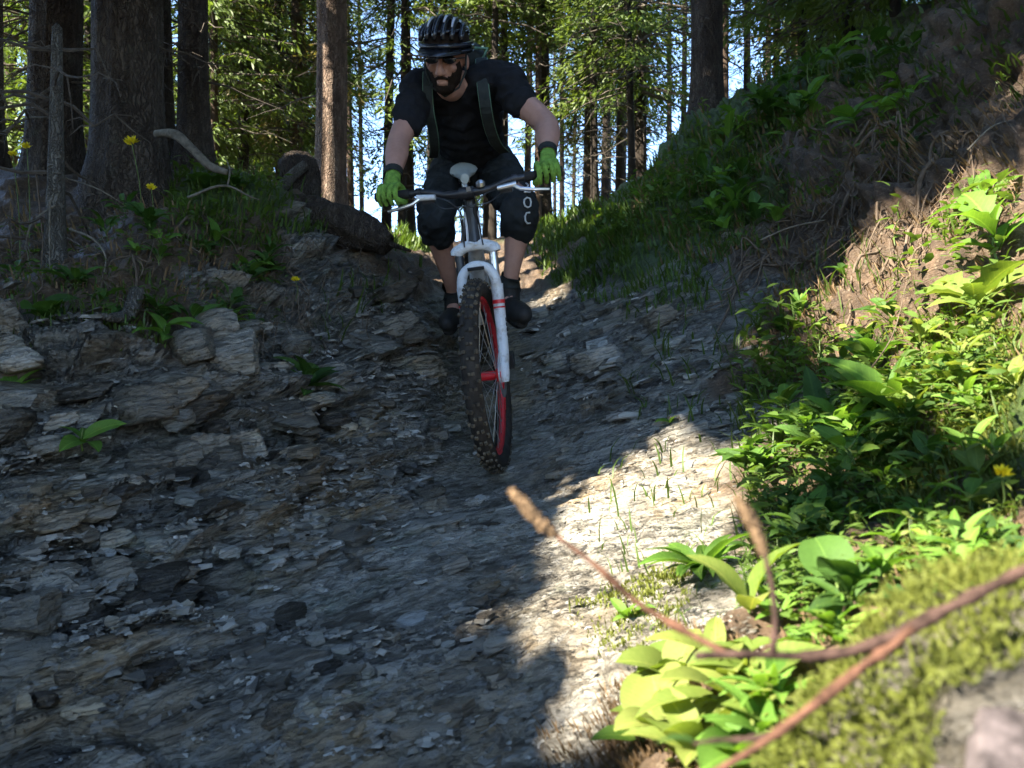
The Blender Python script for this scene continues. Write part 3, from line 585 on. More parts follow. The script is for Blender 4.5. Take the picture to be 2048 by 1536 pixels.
p_ = at(1410, 285, 5.9); near_tree('spruce_tree', 'dark spruce trunk standing on the grassy shoulder of the bank', p_, .115, 14, M_bark, dict(H=14, z0=3.9, rmax=2.0, **CA), 26, (-.002, 0), None, 40, .3, .01, (.4, 3.4, 30, .9))
T = near_tree('snag', 'thin grey broken-topped snag on the shaded ledge', at(108, 530, 3.0), .036, .92, M_bark_grey, None, 27, (.012, .0), None, 20, .35, .006, (.1, .85, 14, .5)); T['category'] = 'dead tree'
# unseen spruces added down the slope and to the left to shade the gully
for i, (x_, y_, h_) in enumerate([(-4.3, -2.9, 15), (-6.2, 1.3, 15), (-8.6, -5.2, 17), (-9.3, .2, 17), (-5.2, 2.2, 14), (-2.7, -4.2, 14), (-3.3, 4.9, 13), (-7.2, 3.9, 15), (-1.0, -5.5, 15), (-6.4, -6.8, 16), (-3.1, 1.75, 13), (-5.4, -4.4, 15), (-11.5, -7.2, 18), (-12.5, -8.5, 18), (-6.9, -4.0, 15), (-10, -6.4, 17), (-8.2, -.5, 16)]):
    near_tree('spruce_tree', 'tall spruce added down the slope outside the view for shade', (x_, y_), .17, h_, M_bark, dict(H=h_, z0=1.6 if y_ < 2 else 2.6, rmax=3.1, **CA), 60 + i, (0, 0), 'spruces added to shade the gully', 16, .3, 0, None)
for i, (x_, y_, h_) in enumerate([(3.7, 3.4, 13), (4.8, 1.4, 14), (3.4, 6.0, 12), (5.8, 4.4, 14), (3.4, -1.2, 13), (2.9, 4.6, 9)]):  # unseen spruces added to block sky light and darken the earth bank
    near_tree('spruce_tree', 'tall spruce added above the earth bank outside the view to block sky', (x_, y_), .16, h_, M_bark, dict(H=h_, z0=1.5, rmax=2.4, **CA), 90 + i, (0, 0), 'unseen spruces added above the earth bank', 16, .3, 0, None, other=.9)
# the stand behind the rider
BG = [ # px, Y, trunk width px, crown kind, needle colour, label index
 (20,9,30,'tall',0),(180,8.2,20,'young',1),(335,10,18,'sparse',1),(455,10.5,26,'larch',1),(485,8.6,22,'larch',1),(530,12,20,'young',1),(560,14,16,'tall',1),(592,8.8,26,'sparse',2),
 (615,12.5,18,'larch',1),(705,12,15,'high',0),(726,15,11,'high',1),(772,10.2,20,'high',1),(800,13,15,'high',1),(822,9.4,19,'high',0),(858,12.5,14,'high',1),(905,16,12,'tall',1),(975,11,20,'tall',1),(1008,15,13,'high',1),
 (1052,12,15,'high',0),(1092,9.6,24,'high',1),(1124,13,11,'high',0),(1143,16,9,'high',0),(1180,9.8,30,'sparse',2),(1208,12.5,18,'tall',1),(1240,10.6,22,'tall',1),(1262,14,14,'tall',0),(1280,9.0,26,'larch',1),
 (1338,14,13,'high',0),(1364,12,13,'high',1),(1492,11,16,'high',0),(1530,12.5,14,'high',0),(1568,14,12,'high',1),(1600,8.6,34,'sparse',2),(1655,9.8,18,'larch',1),(1690,7.8,18,'young',1),(1740,9,18,'young',1),(1620,13,14,'larch',1),
 (1700,6.3,20,'young',1),(1790,5.4,18,'young',1),(1880,5.0,16,'sparse',1),(1960,4.6,16,'young',0),(1600,7.2,16,'larch',1),(430,8.0,16,'young',1),(560,9.2,16,'larch',1),(470,13,14,'young',1),(640,9.5,14,'larch',1),(805,9.0,14,'larch',1),(985,8.6,15,'tall',1),(1075,9.2,14,'tall',1),(1190,8.8,15,'larch',1),(1265,8.2,15,'larch',1),(1450,8.2,15,'tall',1),(1550,9.2,14,'tall',1),(1640,7.4,15,'larch',1),(60,7.5,16,'young',1),(410,9.4,16,'young',1),(510,10.4,16,'young',1),(615,15,12,'young',1),(1010,9.6,15,'tall',1),(1215,15,12,'larch',1),(140,10.5,14,'young',1),(655,17,12,'high',1),(945,18,12,'tall',1),(1110,19,9,'high',0),(1420,16,12,'high',0),(80,12,16,'larch',1),(250,13,16,'larch',1),(420,15,14,'tall',1),(880,9.0,16,'high',1)]
PLACE = [(60, 'behind the grey snag'), (350, 'behind the thickest spruce'), (610, 'between the dark straight spruce and reddish pine'), (700, 'close behind the reddish pine'), (835, 'between the reddish pine and the cyclist'), (1055, 'straight behind the cyclist'), (1200, 'in the gap beside the lit trail end'), (1385, 'between that gap and the shoulder spruce'), (1480, 'close behind the shoulder spruce'), (1620, 'above the grassy shoulder'), (9999, 'on top of the earth bank')]
KIND = {('tall',0):'slim dark spruce',('tall',1):'slim bright-crowned spruce',('young',0):'dark young spruce',('young',1):'yellow-green low-branched young spruce',('sparse',1):'thin ragged green spruce',('sparse',2):'orange-barked ragged conifer',('larch',1):'light green drooping larch',('high',0):'bare dark conifer pole',('high',1):'bare pole with bright high crown'}
def tree_label(px, Y, w_, kind, colr):
    pl = next(p_ for lim, p_ in PLACE if px < lim); dist = 'nearer' if Y < 9.3 else 'far' if Y > 13.5 else 'middle-distance'; th = 'thick-stemmed' if w_ / F * Y > .17 else 'thin-stemmed' if w_ / F * Y < .10 else ''
    return ' '.join(f'{dist} {th} {KIND[(kind, colr)]} {pl}'.split())
rb = random.Random(3)
for i, (px, Y, w_, kind, colr) in enumerate(BG):
    x_ = (px - 1024) / F * Y; z_ = float(base_z(x_, Y)[0]); T = empty('conifer', (x_, Y, z_), tree_label(px, Y, w_, kind, colr), 'tree', 'conifers of the stand behind, ' + ('dark' if colr == 0 else 'bright' if colr == 1 else 'orange') + ' ' + kind, rb.uniform(0, 6.28)); sc_ = rb.uniform(.85, 1.15)
    tr = obj('trunk', BTR[i % 4], None, T); r_ = w_ / F * Y * .5; tr.scale = (r_, r_, 1); tr.rotation_euler = (rb.uniform(-.02, .02), rb.uniform(-.02, .02), 0)
    if len(BTR[i % 4].materials) == 0: BTR[i % 4].materials.append(M_bark)
    tr.material_slots[0].link = 'OBJECT'; tr.material_slots[0].material = M_bark_red if colr == 2 or i % 3 == 0 else M_bark
    m_, l_ = (VAR, VAR2, VAR3)[colr][kind]
    for nm, me_ in (('crown', m_), ('limbs', l_)):
        o = tag(obj(nm, me_, None, T), kind='stuff'); o.scale = (sc_, sc_, rb.uniform(.9, 1.1))
    tag(obj('dead_limbs', DEADL[i % 3], None, T), kind='stuff')
# ------------------------------------------------------------------ the bicycle
def m4(M): return np.array(M)
AX0 = np.array([-.080, 2.95, .030])          # front axle
MB_ = m4(Matrix.Translation(Vector(AX0)) @ Matrix.Rotation(math.radians(3.0), 4, 'Z') @ Matrix.Rotation(math.radians(-6.5), 4, 'Y') @ Matrix.Rotation(math.radians(23), 4, 'X'))
HA = math.radians(22); AXU = np.array([0, math.sin(HA), math.cos(HA)]); A0 = np.array([0, math.cos(HA), -math.sin(HA)]) * .045
MS_ = MB_ @ m4(Matrix.Translation(Vector(A0)) @ Matrix.Rotation(math.radians(-11), 4, Vector(AXU)) @ Matrix.Translation(Vector(-A0)))
def X(M, v): v = np.asarray(v, float); return v @ M[:3, :3].T + M[:3, 3]
t = NT('white_paint'); n = t.noise(16, 6, .75, pos(t)); n2 = t.noise(90, 3, .6, pos(t)); t.col(t.mix(t.ramp(t.math('ADD', t.math('MULTIPLY', n, .75), t.math('MULTIPLY', n2, .25)), [(.50, (0, 0, 0)), (.64, (.7, .7, .7))]), (.58, .60, .62), (.23, .19, .14))); t.rough(.42, .45); M_white = t.m
M_black = simple('black_paint', (.018, .018, .020), .38, .5, .2, 20)
M_blk2 = simple('black_rubber', (.022, .021, .020), .8, .25, .3, 60)
M_red = simple('red_anodised', (.55, .015, .022), .35, .5, .15, 20)
M_silver = simple('alloy', (.62, .62, .62), .3, .5, .1, 30, 0, .9)
M_rimred = simple('red_rim', (.42, .020, .026), .4, .5, .2, 20)
M_saddle = simple('saddle_cover', (.42, .45, .42), .5, .4, .1, 12)
t = NT('muddy_tyre'); n1 = t.noise(9, 5, .7, loc(t)); n2 = t.noise(60, 3, .6, loc(t)); t.col(t.ramp(t.math('ADD', t.math('MULTIPLY', n1, .7), t.math('MULTIPLY', n2, .3)), [(.36, (.035, .030, .025)), (.50, (.085, .070, .050)), (.66, (.19, .16, .115))])); t.rough(.85, .2); t.bump(n2, .5, .004); M_mud = t.m
M_tyre = simple('tyre_rubber', (.030, .026, .022), .85, .2, .5, 30, .3)
bike = empty('bicycle', tuple(X(MB_, (0, .14, -.345))), 'white and black mountain bike with muddy knobbly tyres and red rims', 'bicycle')
def bp(name, parts, mat, M=MB_, parent=None, smooth=True):
    v, f = merge(parts) if isinstance(parts, list) else parts; me = mesh_np(name, X(M, v), f, smooth); me.set_sharp_from_angle(angle=.7)
    return wchild(name, me, mat, parent or bike)
def torus(R, r, n=72, m=12, wz=1.0, flat=0.0):
    a = np.arange(n) / n * 2 * math.pi; b_ = np.arange(m) / m * 2 * math.pi; A, B = np.meshgrid(a, b_, indexing='ij')
    rr = R + r * np.cos(B) * (1 - flat * (np.cos(B) > 0) * .25); V = np.stack([r * wz * np.sin(B), rr * np.sin(A), rr * np.cos(A)], -1).reshape(-1, 3)
    i = np.arange(n)[:, None]; j = np.arange(m)[None]; f = np.stack([i * m + j, ((i + 1) % n) * m + j, ((i + 1) % n) * m + (j + 1) % m, i * m + (j + 1) % m], -1).reshape(-1, 4)
    return V, f
def ringband(R0, R1, x0, x1, a0, a1, n=20):
    a = np.linspace(a0, a1, n); V = []
    for k in a:
        for (R, xx) in ((R0, x0), (R1, x0), (R1, x1), (R0, x1)): V.append((xx, R * math.sin(k), R * math.cos(k)))
    f = []
    for i in range(n - 1):
        for j in range(4): f.append((i * 4 + j, i * 4 + (j + 1) % 4, i * 4 + 4 + (j + 1) % 4, i * 4 + 4 + j))
    f += [(0, 1, 2, 3), (4 * n - 4, 4 * n - 1, 4 * n - 2, 4 * n - 3)]
    return np.array(V), np.array(f)
TR, TW = .320, .032
def wheel(M, front=True):
    W = empty('wheel', (0, 0, 0), None, None); W.parent = bike; W['_w'] = 1; W.location = -bike.location
    if not front: W.name = 'wheel'
    knobs = []
    for k in range(88):
        a = k / 88 * 2 * math.pi
        for j, (bx, w_, l_, hgt) in enumerate(((-.82, .010, .016, .008), (-.36, .012, .013, .007), (.36, .012, .013, .007), (.82, .010, .016, .008), (0, .010, .012, .006))):
            if j in (1, 2) and (k + j) % 2: continue
            if j == 4 and k % 2: continue
            if j in (0, 3) and k % 2 == 0: continue
            b_ = bx * 1.15 + random.uniform(-.05, .05); jz = random.uniform(.75, 1.2); rad = TR + TW * math.cos(b_) + hgt * .3; c = np.array([0, rad * math.sin(a), rad * math.cos(a)]); c[0] = TW * math.sin(b_)
            rd = np.array([math.sin(b_), math.cos(b_) * math.sin(a), math.cos(b_) * math.cos(a)]); tg = np.array([0, math.cos(a), -math.sin(a)]); sx_ = np.cross(tg, rd)
            knobs.append(box(c, (w_ * .9 * jz, l_ * .8 * jz, hgt * random.uniform(1.4, 1.9)), np.stack([sx_, tg, rd], 1)))
    ty_ = bp('tyre', [torus(TR, TW, 90, 14)], M_tyre, M, W); tag(bp('tread', knobs, M_mud, M, W, False), kind='stuff')
    rim = bp('rim', [torus(.288, .013, 72, 8, 1.0)], M_rimred if front else M_black, M, W)
    for s in (-1, 1):
        for k in range(4):
            bp('rim_decal', ringband(.282, .296, s * .0125, s * .0145, k * 1.5708 + .2, k * 1.5708 + .9, 12), M_red, M, W)
    bp('hub', [tube([(-.05, 0, 0), (-.035, 0, 0), (-.03, 0, 0), (.03, 0, 0), (.035, 0, 0), (.05, 0, 0)], [.012, .026, .017, .017, .026, .012], 16)], M_red if front else M_black, M, W)
    for k in range(28):
        a = k / 28 * 2 * math.pi; s = 1 if k % 2 else -1; a2 = a + (.35 if (k // 2) % 2 else -.35)
        bp('spoke', tube([(s * .033, .024 * math.sin(a2), .024 * math.cos(a2)), (0, .278 * math.sin(a), .278 * math.cos(a))], .0013, 4, False), M_silver, M, W)
    bp('brake_disc', [ringband(.055, .085, .052, .054, 0, 2 * math.pi - .001, 40)], M_silver, M, W)
    return W
wheel(MS_, True); MR_ = MB_ @ m4(Matrix.Translation((0, 1.10, 0))); wheel(MR_, False)
# fork: local coordinates along the steering axis. s along axis from axle level, x lateral, q forward of the axis
def fk(x, s, q=0.0): return A0 + AXU * s + np.array([x, 0, 0]) + np.array([0, -math.cos(HA), math.sin(HA)]) * q
fork = empty('fork', (0, 0, 0), None, None); fork.parent = bike; fork['_w'] = 1; fork.location = -bike.location
for s in (-1, 1):
    bp('lower_leg', [tube([fk(s * .062, -.028, .040), fk(s * .062, .0, .040), fk(s * .062, .035, .030), fk(s * .063, .07, .012), fk(s * .064, .18, 0), fk(s * .064, .30, 0), fk(s * .064, .335, 0)], [.014, .019, .019, .020, .021, .0225, .024], 16)], M_white, MS_, fork)
    bp('fork_band', [tube([fk(s * .064, .262, 0), fk(s * .064, .276, 0)], [.0236, .0236], 16)], M_red, MS_, fork)
    bp('fork_band', [tube([fk(s * .064, .245, 0), fk(s * .064, .251, 0)], [.0232, .0232], 16)], M_red, MS_, fork)
    bp('stanchion', [tube([fk(s * .064, .33, 0), fk(s * .064, .46, 0)], [.016, .016], 16)], M_black if s < 0 else M_silver, MS_, fork)
    for k in range(4):
        bp('fork_letter', [box(fk(s * .064 + s * .0215, .145 + k * .019, .006), (.003, .012, .011))], M_black, MS_, fork)
arch = [fk(.064 * math.cos(a), .335 + .075 * math.sin(a) ** .8 if math.sin(a) > 0 else .335, .012 + .014 * math.sin(a)) for a in np.linspace(0, math.pi, 17)]
bp('arch', [tube(arch, [.020, .0195, .019, .018, .0175] + [.017] * 7 + [.0175, .018, .019, .0195, .020], 12)], M_white, MS_, fork)
cr = [fk(.075 * math.cos(a) if abs(math.cos(a)) > .02 else 0, .455 + .034 * math.sin(a), .004) for a in np.linspace(0, math.pi, 15)]
bp('crown', [tube(cr, [.020, .024, .024, .022, .021, .021, .022, .022, .022, .021, .021, .022, .024, .024, .020], 12)], M_white, MS_, fork)
bp('mudflap', [box(fk(0, .405, .02), (.062, .055, .012))], M_black, MS_, fork)
bp('brake_caliper', [box(fk(.078, .05, -.03), (.030, .045, .055))], M_black, MS_, fork)
# frame
def fb(parts, name, mat, parent=None): return bp(name, parts, mat, MB_, parent)
HT0, HT1 = fk(0, .492), fk(0, .625); BB = np.array([0, .70, -.015]); ST = np.array([0, .86, .42]); RA = np.array([0, 1.10, 0])
frame = fb([tube([HT0, HT0 + AXU * .02, (HT0 + HT1) / 2, HT1 - AXU * .02, HT1], [.030, .027, .024, .027, .029], 18)], 'head_tube', M_black)
for s in (-1, 1):
    fb([tube([fk(s * .0255, .50, .012), fk(s * .0235, .56, .015), fk(s * .0255, .61, .012)], [.0045, .005, .0045], 6)], 'head_tube_stripe', M_white, frame)
fb([tube([fk(-.02, .497, .020), fk(0, .488, .031), fk(.02, .497, .020)], [.005, .006, .005], 6)], 'head_tube_stripe', M_white, frame)
fb([tube([HT0 + AXU * .03, (HT0 * .5 + BB * .5) + np.array([0, 0, -.012]), BB], [.027, .031, .027], 14)], 'down_tube', M_white)
fb([tube([HT1 - AXU * .03, (HT1 + ST) / 2 + np.array([0, 0, -.02]), ST], [.022, .021, .017], 14)], 'top_tube', M_white)
fb([tube([BB, ST, ST + np.array([0, .02, .06])], [.019, .018, .018], 12)], 'seat_tube', M_black)
for s in (-1, 1):
    fb([tube([BB + [s * .03, .03, 0], BB * .5 + RA * .5 + [s * .058, 0, 0], RA + [s * .066, 0, 0]], [.013, .011, .010], 8)], 'chain_stay', M_black)
    fb([tube([ST + [s * .02, .01, -.02], ST * .5 + RA * .5 + [s * .05, 0, 0], RA + [s * .066, 0, 0]], [.010, .009, .009], 8)], 'seat_stay', M_white)
sp0 = ST + np.array([0, .02, .06]); sp1 = sp0 + np.array([0, .034, .083])
fb([tube([sp0, sp1], [.0145, .0145], 12)], 'seat_post', M_silver)
def saddle():
    n = 14; V = []; L = .26; prof = [(-.13, .018), (-.11, .022), (-.06, .026), (0, .036), (.05, .055), (.09, .068), (.12, .066), (.135, .045)]
    for (yy_, w_) in prof:
        for k in range(n):
            a = k / n * 2 * math.pi; V.append((w_ * math.cos(a), yy_, .022 * math.sin(a) * (1.25 if math.sin(a) < 0 else .8) + .012 * (yy_ > .06) - .4 * (w_ * math.cos(a)) ** 2 * 6))
    f = [(i * n + k, i * n + (k + 1) % n, i * n + n + (k + 1) % n, i * n + n + k) for i in range(len(prof) - 1) for k in range(n)]
    V = np.array(V); c = len(V); V = np.vstack([V, [[0, -.134, 0]], [[0, .14, .01]], [[0, -.1341, 0]], [[0, .1401, .01]]]); e = (len(prof) - 1) * n
    f += [(c, (k + 1) % n, k, c + 2) for k in range(n)] + [(c + 1, e + k, e + (k + 1) % n, c + 3) for k in range(n)]
    return V + sp1 + np.array([0, .0, .035]), np.array(f)
sdl = fb([saddle()], 'saddle', M_saddle)
for s in (-1, 1): fb([tube([sp1 + [s * .012, -.09, .022], sp1 + [s * .022, -.03, .0], sp1 + [s * .022, .05, .0], sp1 + [s * .03, .10, .03]], .0035, 6)], 'rail', M_silver, sdl)
fb([tube([BB + [-.045, 0, 0], BB + [.045, 0, 0]], .022, 14)], 'bottom_bracket', M_black)
for s, dy, dv in ((-1, .155, -.055), (1, -.155, .055)):
    ck = fb([tube([BB + [s * .055, 0, 0], BB + [s * .062, dy * .5, dv * .5], BB + [s * .068, dy, dv]], [.015, .011, .013], 10)], 'crank', M_black)
    fb([box(BB + [s * .125, dy, dv], (.092, .085, .016))], 'pedal', M_blk2)
fb([ringband(.060, .078, -.054, -.050, 0, 6.28, 36)], 'chainring', M_silver).location += Vector((0, 0, 0))
# cockpit
BC = fk(0, .672, .052); BARW = .345
stem = bp('stem', [tube([fk(0, .625), fk(0, .688)], [.020, .020], 14), tube([fk(0, .668), BC], [.019, .017], 12), tube([BC + [-.026, 0, 0], BC + [.026, 0, 0]], [.022, .022], 14)], M_black, MS_)
bp('faceplate_bolt', [box(BC + np.array([.012, -.02, .016]), (.016, .008, .016))], M_silver, MS_, stem)
bp('top_cap', [tube([fk(0, .688), fk(0, .694)], [.018, .015], 14)], M_silver, MS_, stem)
def barpt(x): a = abs(x); r = max(0, min(1, (a - .06) / .11)); return BC + np.array([x, .05 * (a / BARW) ** 1.5, .022 * r * r * (3 - 2 * r)])
bp('handlebar', [tube([barpt(x) for x in np.linspace(-BARW, BARW, 41)], [.0125 if abs(x) > .08 else .0150 for x in np.linspace(-BARW, BARW, 41)], 12)], M_black, MS_)
for s in (-1, 1):
    g = bp('grip', [tube([barpt(s * x) for x in np.linspace(.215, .35, 8)], [.0165, .0175, .0165, .0175, .0165, .0175, .0165, .018], 12)], M_blk2, MS_)
    lv = bp('brake_lever', [tube([barpt(s * .165) + [0, -.022, -.012], barpt(s * .20) + [0, -.048, -.030], barpt(s * .25) + [0, -.055, -.040], barpt(s * .30) + [0, -.050, -.048]], [.007, .0075, .007, .006], 8)], M_silver, MS_)
    bp('lever_body', [tube([barpt(s * .115) + [0, -.024, -.008], barpt(s * .185) + [0, -.026, -.014]], [.010, .012], 10)], M_silver if s > 0 else M_white, MS_, lv)
    bp('lever_clamp', [tube([barpt(s * .17), barpt(s * .188)], [.0175, .0175], 12)], M_black, MS_, lv)
    bp('shifter', [box(barpt(s * .145) + [0, -.006, -.028], (.045, .035, .018))], M_black, MS_)
    c0 = barpt(s * .11) + np.array([0, -.026, -.008]); pts = [c0, c0 + [-s * .05, -.045, -.012], c0 + [-s * .085, -.055, -.05], fk(s * .03, .56, .05), fk(s * .035, .48, .03)]
    bp('brake_hose', [tube(spline(pts, 18), .0026, 6)], M_black, MS_)
    c0 = barpt(s * .13) + np.array([0, -.012, -.03]); pts = [c0, c0 + [-s * .05, -.06, -.02], fk(-s * .02, .61, .09), fk(-s * .034, .53, .03)]
    bp('gear_cable', [tube(spline(pts, 18), .0022, 6)], M_black, MS_)
bp('bell', [tube([barpt(.055) + [0, -.004, .018], barpt(.055) + [0, -.006, .032], barpt(.055) + [0, -.006, .040]], [.017, .017, .006], 12)], M_silver, MS_)
# ------------------------------------------------------------------ the rider
M_skin = simple('skin', (.36, .195, .145), .55, .35, .12, 25, .1)
t = NT('jersey_cloth'); n = t.noise(9, 5, .65, loc(t)); t.col(t.ramp(n, [(.3, (.007, .0075, .009)), (.7, (.016, .0165, .019))])); t.rough(.9, .15); t.bump(t.noise(14, 4, .55, loc(t)), .5, .02); M_shirt = t.m
t = NT('shorts_cloth'); n = t.noise(9, 5, .65, loc(t)); t.col(t.ramp(n, [(.3, (.009, .011, .012)), (.7, (.022, .026, .028))])); t.rough(.75, .25); t.bump(t.noise(12, 4, .55, loc(t)), .6, .02); M_shorts = t.m
M_glove = simple('lime_glove', (.135, .25, .040), .8, .2, .45, 45, .6)
M_gpalm = simple('glove_cuff', (.02, .022, .02), .7, .2, .2, 50)
M_shoe = simple('shoe', (.020, .019, .018), .65, .3, .3, 30, .2)
M_helm = simple('helmet_shell', (.012, .013, .017), .25, .5, .2, 20)
M_helm_w = simple('helmet_stripe', (.42, .44, .50), .4, .5, .1, 20)
M_lens = simple('dark_lens', (.01, .01, .012), .08, .8, .1, 20)
M_hair = simple('beard_hair', (.020, .013, .009), .9, .1, .7, 260, 1.0)
M_pack = simple('pack_cloth', (.028, .034, .033), .8, .2, .3, 30, .3)
M_strapg = simple('strap_green', (.10, .19, .13), .7, .3, .2, 40)
def ell(c, r, R=None, n=16):
    bm = bmesh.new(); bmesh.ops.create_icosphere(bm, subdivisions=2, radius=1); v = np.array([q.co[:] for q in bm.verts]); f = np.array([[w.index for w in q.verts] for q in bm.faces]); bm.free()
    v = v * np.broadcast_to(np.asarray(r, float), (3,))
    if R is not None: v = v @ np.asarray(R).T
    return v + np.asarray(c, float), f
def limb(pts, k=None):                      # chain of (x, y, z, radius): overlapping balls along a smooth line
    P_ = np.asarray(pts, float); L = np.linalg.norm(np.diff(P_[:, :3], axis=0), axis=1).sum(); n = k or max(6, int(L / (P_[:, 3].min() * .45))); S_ = spline(P_, n)
    return [ell(q[:3], q[3]) for q in S_]
def skinned(name, parts, mat, root, vox=.006, smooth=6, disp=None):
    v, f = merge(parts); me = mesh_np(name + '_raw', v, f); o = bpy.data.objects.new('raw', me); col.objects.link(o)
    m_ = o.modifiers.new('r', 'REMESH'); m_.mode = 'VOXEL'; m_.voxel_size = vox; m_.use_smooth_shade = True
    s_ = o.modifiers.new('s', 'SMOOTH'); s_.iterations = smooth; s_.factor = .5
    dg = bpy.context.evaluated_depsgraph_get(); me2 = bpy.data.meshes.new_from_object(o.evaluated_get(dg)); bpy.data.objects.remove(o)
    if disp is not None:
        c = np.empty(len(me2.vertices) * 3); me2.vertices.foreach_get('co', c); c = c.reshape(-1, 3); nn = np.empty(len(me2.vertices) * 3); me2.vertices.foreach_get('normal', nn); nn = nn.reshape(-1, 3)
        c += nn * disp(c)[:, None]; me2.vertices.foreach_set('co', c.ravel()); me2.update()
    me2.name = name; return wchild(name, me2, mat, root)
def W_(px, py, Y): return at(px, py, Y)
HL, HR = X(MS_, barpt(-.290)), X(MS_, barpt(.300))            # hands on the grips (image left, image right)
SL, SR = W_(842, 178, 3.34), W_(1004, 160, 3.30)
EL, ER = W_(797, 285, 3.20), W_(1094, 256, 3.12)
barL = X(MS_, barpt(-.285)) - X(MS_, barpt(-.25)); barL /= np.linalg.norm(barL); barR = X(MS_, barpt(.285)) - X(MS_, barpt(.25)); barR /= np.linalg.norm(barR)
def handframe(H, bar, E): # u along bar, w away from the rider over the bar, v up
    w = norm(H - E); w -= bar * w.dot(bar); w = norm(w); return bar, w
PEL = W_(950, 322, 3.86); NECK = W_(915, 168, 3.33); HEAD = W_(893, 121, 3.18)
HIPL, HIPR = PEL + [-.095, 0, -.02], PEL + [.095, 0, -.02]
KL, KR = W_(868, 432, 3.50), W_(1040, 425, 3.46)
PDL, PDR = X(MB_, BB + np.array([-.125, .155, -.055])), X(MB_, BB + np.array([.125, -.155, .055]))
ANL, ANR = PDL + [0.0, .065, .135], PDR + [.0, .075, .135]
rider = empty('person', tuple((PDL + PDR) / 2), 'cyclist in black jersey, shorts and helmet standing on the pedals, gripping the bars', 'person')
wrL, wrR = HL + norm(EL - HL) * .085 + [0, .0, .02], HR + norm(ER - HR) * .085 + [0, 0, .02]
# head axes: face looks down the trail, a little to the image left
fw = norm(np.array([-.20, -1.0, -.55])); rt = norm(np.cross(np.array([0, 0, 1.0]), -fw) * 1.0); rt = norm(np.cross(fw, np.array([.07, 0, 1.0]))); upv = np.cross(rt, fw); HRm = np.stack([rt, fw, upv], 1)
if upv[2] < 0: upv = -upv; HRm = np.stack([rt, fw, upv], 1)
if rt[0] < 0: rt = -rt; HRm = np.stack([rt, fw, upv], 1)
def hd(a, b_, c): return HEAD + rt * a + fw * b_ + upv * c
body = []
body += limb([(*SL, .052), (*(SL * .5 + EL * .5), .052), (*EL, .047), (*(EL * .6 + wrL * .4), .047), (*(EL * .25 + wrL * .75), .035), (*wrL, .030)])
body += limb([(*SR, .052), (*(SR * .5 + ER * .5), .053), (*ER, .050), (*(ER * .6 + wrR * .4), .050), (*(ER * .25 + wrR * .75), .037), (*wrR, .031)])
body += limb([(*wrL, .026), (*HL, .018)]) + limb([(*wrR, .026), (*HR, .018)])
body += limb([(*HIPL, .088), (*(HIPL * .5 + KL * .5), .078), (*KL, .058), (*(KL * .68 + ANL * .32 + np.array([0, .018, 0])), .056), (*(KL * .3 + ANL * .7), .040), (*ANL, .035), (*(ANL + [0, -.01, -.06]), .036)])
body += limb([(*HIPR, .088), (*(HIPR * .5 + KR * .5), .078), (*KR, .058), (*(KR * .68 + ANR * .32 + np.array([0, .018, 0])), .056), (*(KR * .3 + ANR * .7), .040), (*ANR, .035), (*(ANR + [0, -.01, -.06]), .036)])
body += limb([(*PEL, .09), (*(PEL * .5 + NECK * .5), .095), (*(NECK + (PEL - NECK) * .12), .075), (*NECK, .062), (*hd(0, -.02, -.10), .056), (*hd(0, -.02, -.05), .06)])
body += limb([(*SL, .06), (*((SL + SR) / 2), .062), (*SR, .06)])
body += [ell(hd(0, -.02, .03), (.077, .098, .092), HRm), ell(hd(0, .025, -.035), (.064, .068, .080), HRm), ell(hd(0, .045, -.085), (.040, .042, .034), HRm)]
body += limb([(*hd(0, .098, .012), .010), (*hd(0, .112, -.014), .013), (*hd(0, .116, -.030), .016)], 6) + [ell(hd(-.015, .102, -.034), .010), ell(hd(.015, .102, -.034), .010)]
body += [ell(hd(s * .030, .080, .022), (.020, .012, .009), HRm) for s in (-1, 1)] + [ell(hd(s * .037, .070, -.018), (.022, .02, .018), HRm) for s in (-1, 1)] + [ell(hd(s * .078, -.015, -.008), (.010, .022, .032), HRm) for s in (-1, 1)]
body += [ell(hd(0, .090, -.062), (.026, .010, .007), HRm), ell(hd(0, .088, -.074), (.024, .012, .008), HRm)]
skinned('body', body, M_skin, rider, .0055, 5)
# jersey
tor = PEL - NECK; tl = np.linalg.norm(tor); ta = tor / tl; tx = norm(SR - SL); tx = norm(tx - ta * tx.dot(ta)); tn = np.cross(ta, tx); TRm = np.stack([tx, tn, ta], 1)
sh = [ell(NECK + ta * tl * f_, (rx * 1.0, ry * 1.0, .11), TRm) for f_, rx, ry in ((.06, .115, .085), (.14, .165, .105), (.25, .182, .122), (.37, .182, .13), (.49, .175, .132), (.61, .168, .13), (.73, .165, .128), (.86, .165, .126))]
sh += limb([(*(NECK - ta * .0), .075), (*(NECK + ta * .05), .09)], 4)
sh += limb([(*(SL * .75 + SR * .25), .085), (*SL, .082), (*(SL * .65 + EL * .35), .077), (*(SL * .38 + EL * .62), .072)]) + limb([(*(SR * .75 + SL * .25), .085), (*SR, .084), (*(SR * .65 + ER * .35), .078), (*(SR * .52 + ER * .48), .074)])
wr = lambda s_: (lambda c: .018 * (1 - 2 * np.abs(fbm(np.stack([c[:, 0] * 9 + c[:, 2] * 7, c[:, 1] * 5, c[:, 2] * 13 - c[:, 0] * 6], 1) + s_, 3, s_))) - .013 + .003 * vn(c * 30, s_))
skinned('jersey', sh, M_shirt, rider, .007, 4, wr(3))
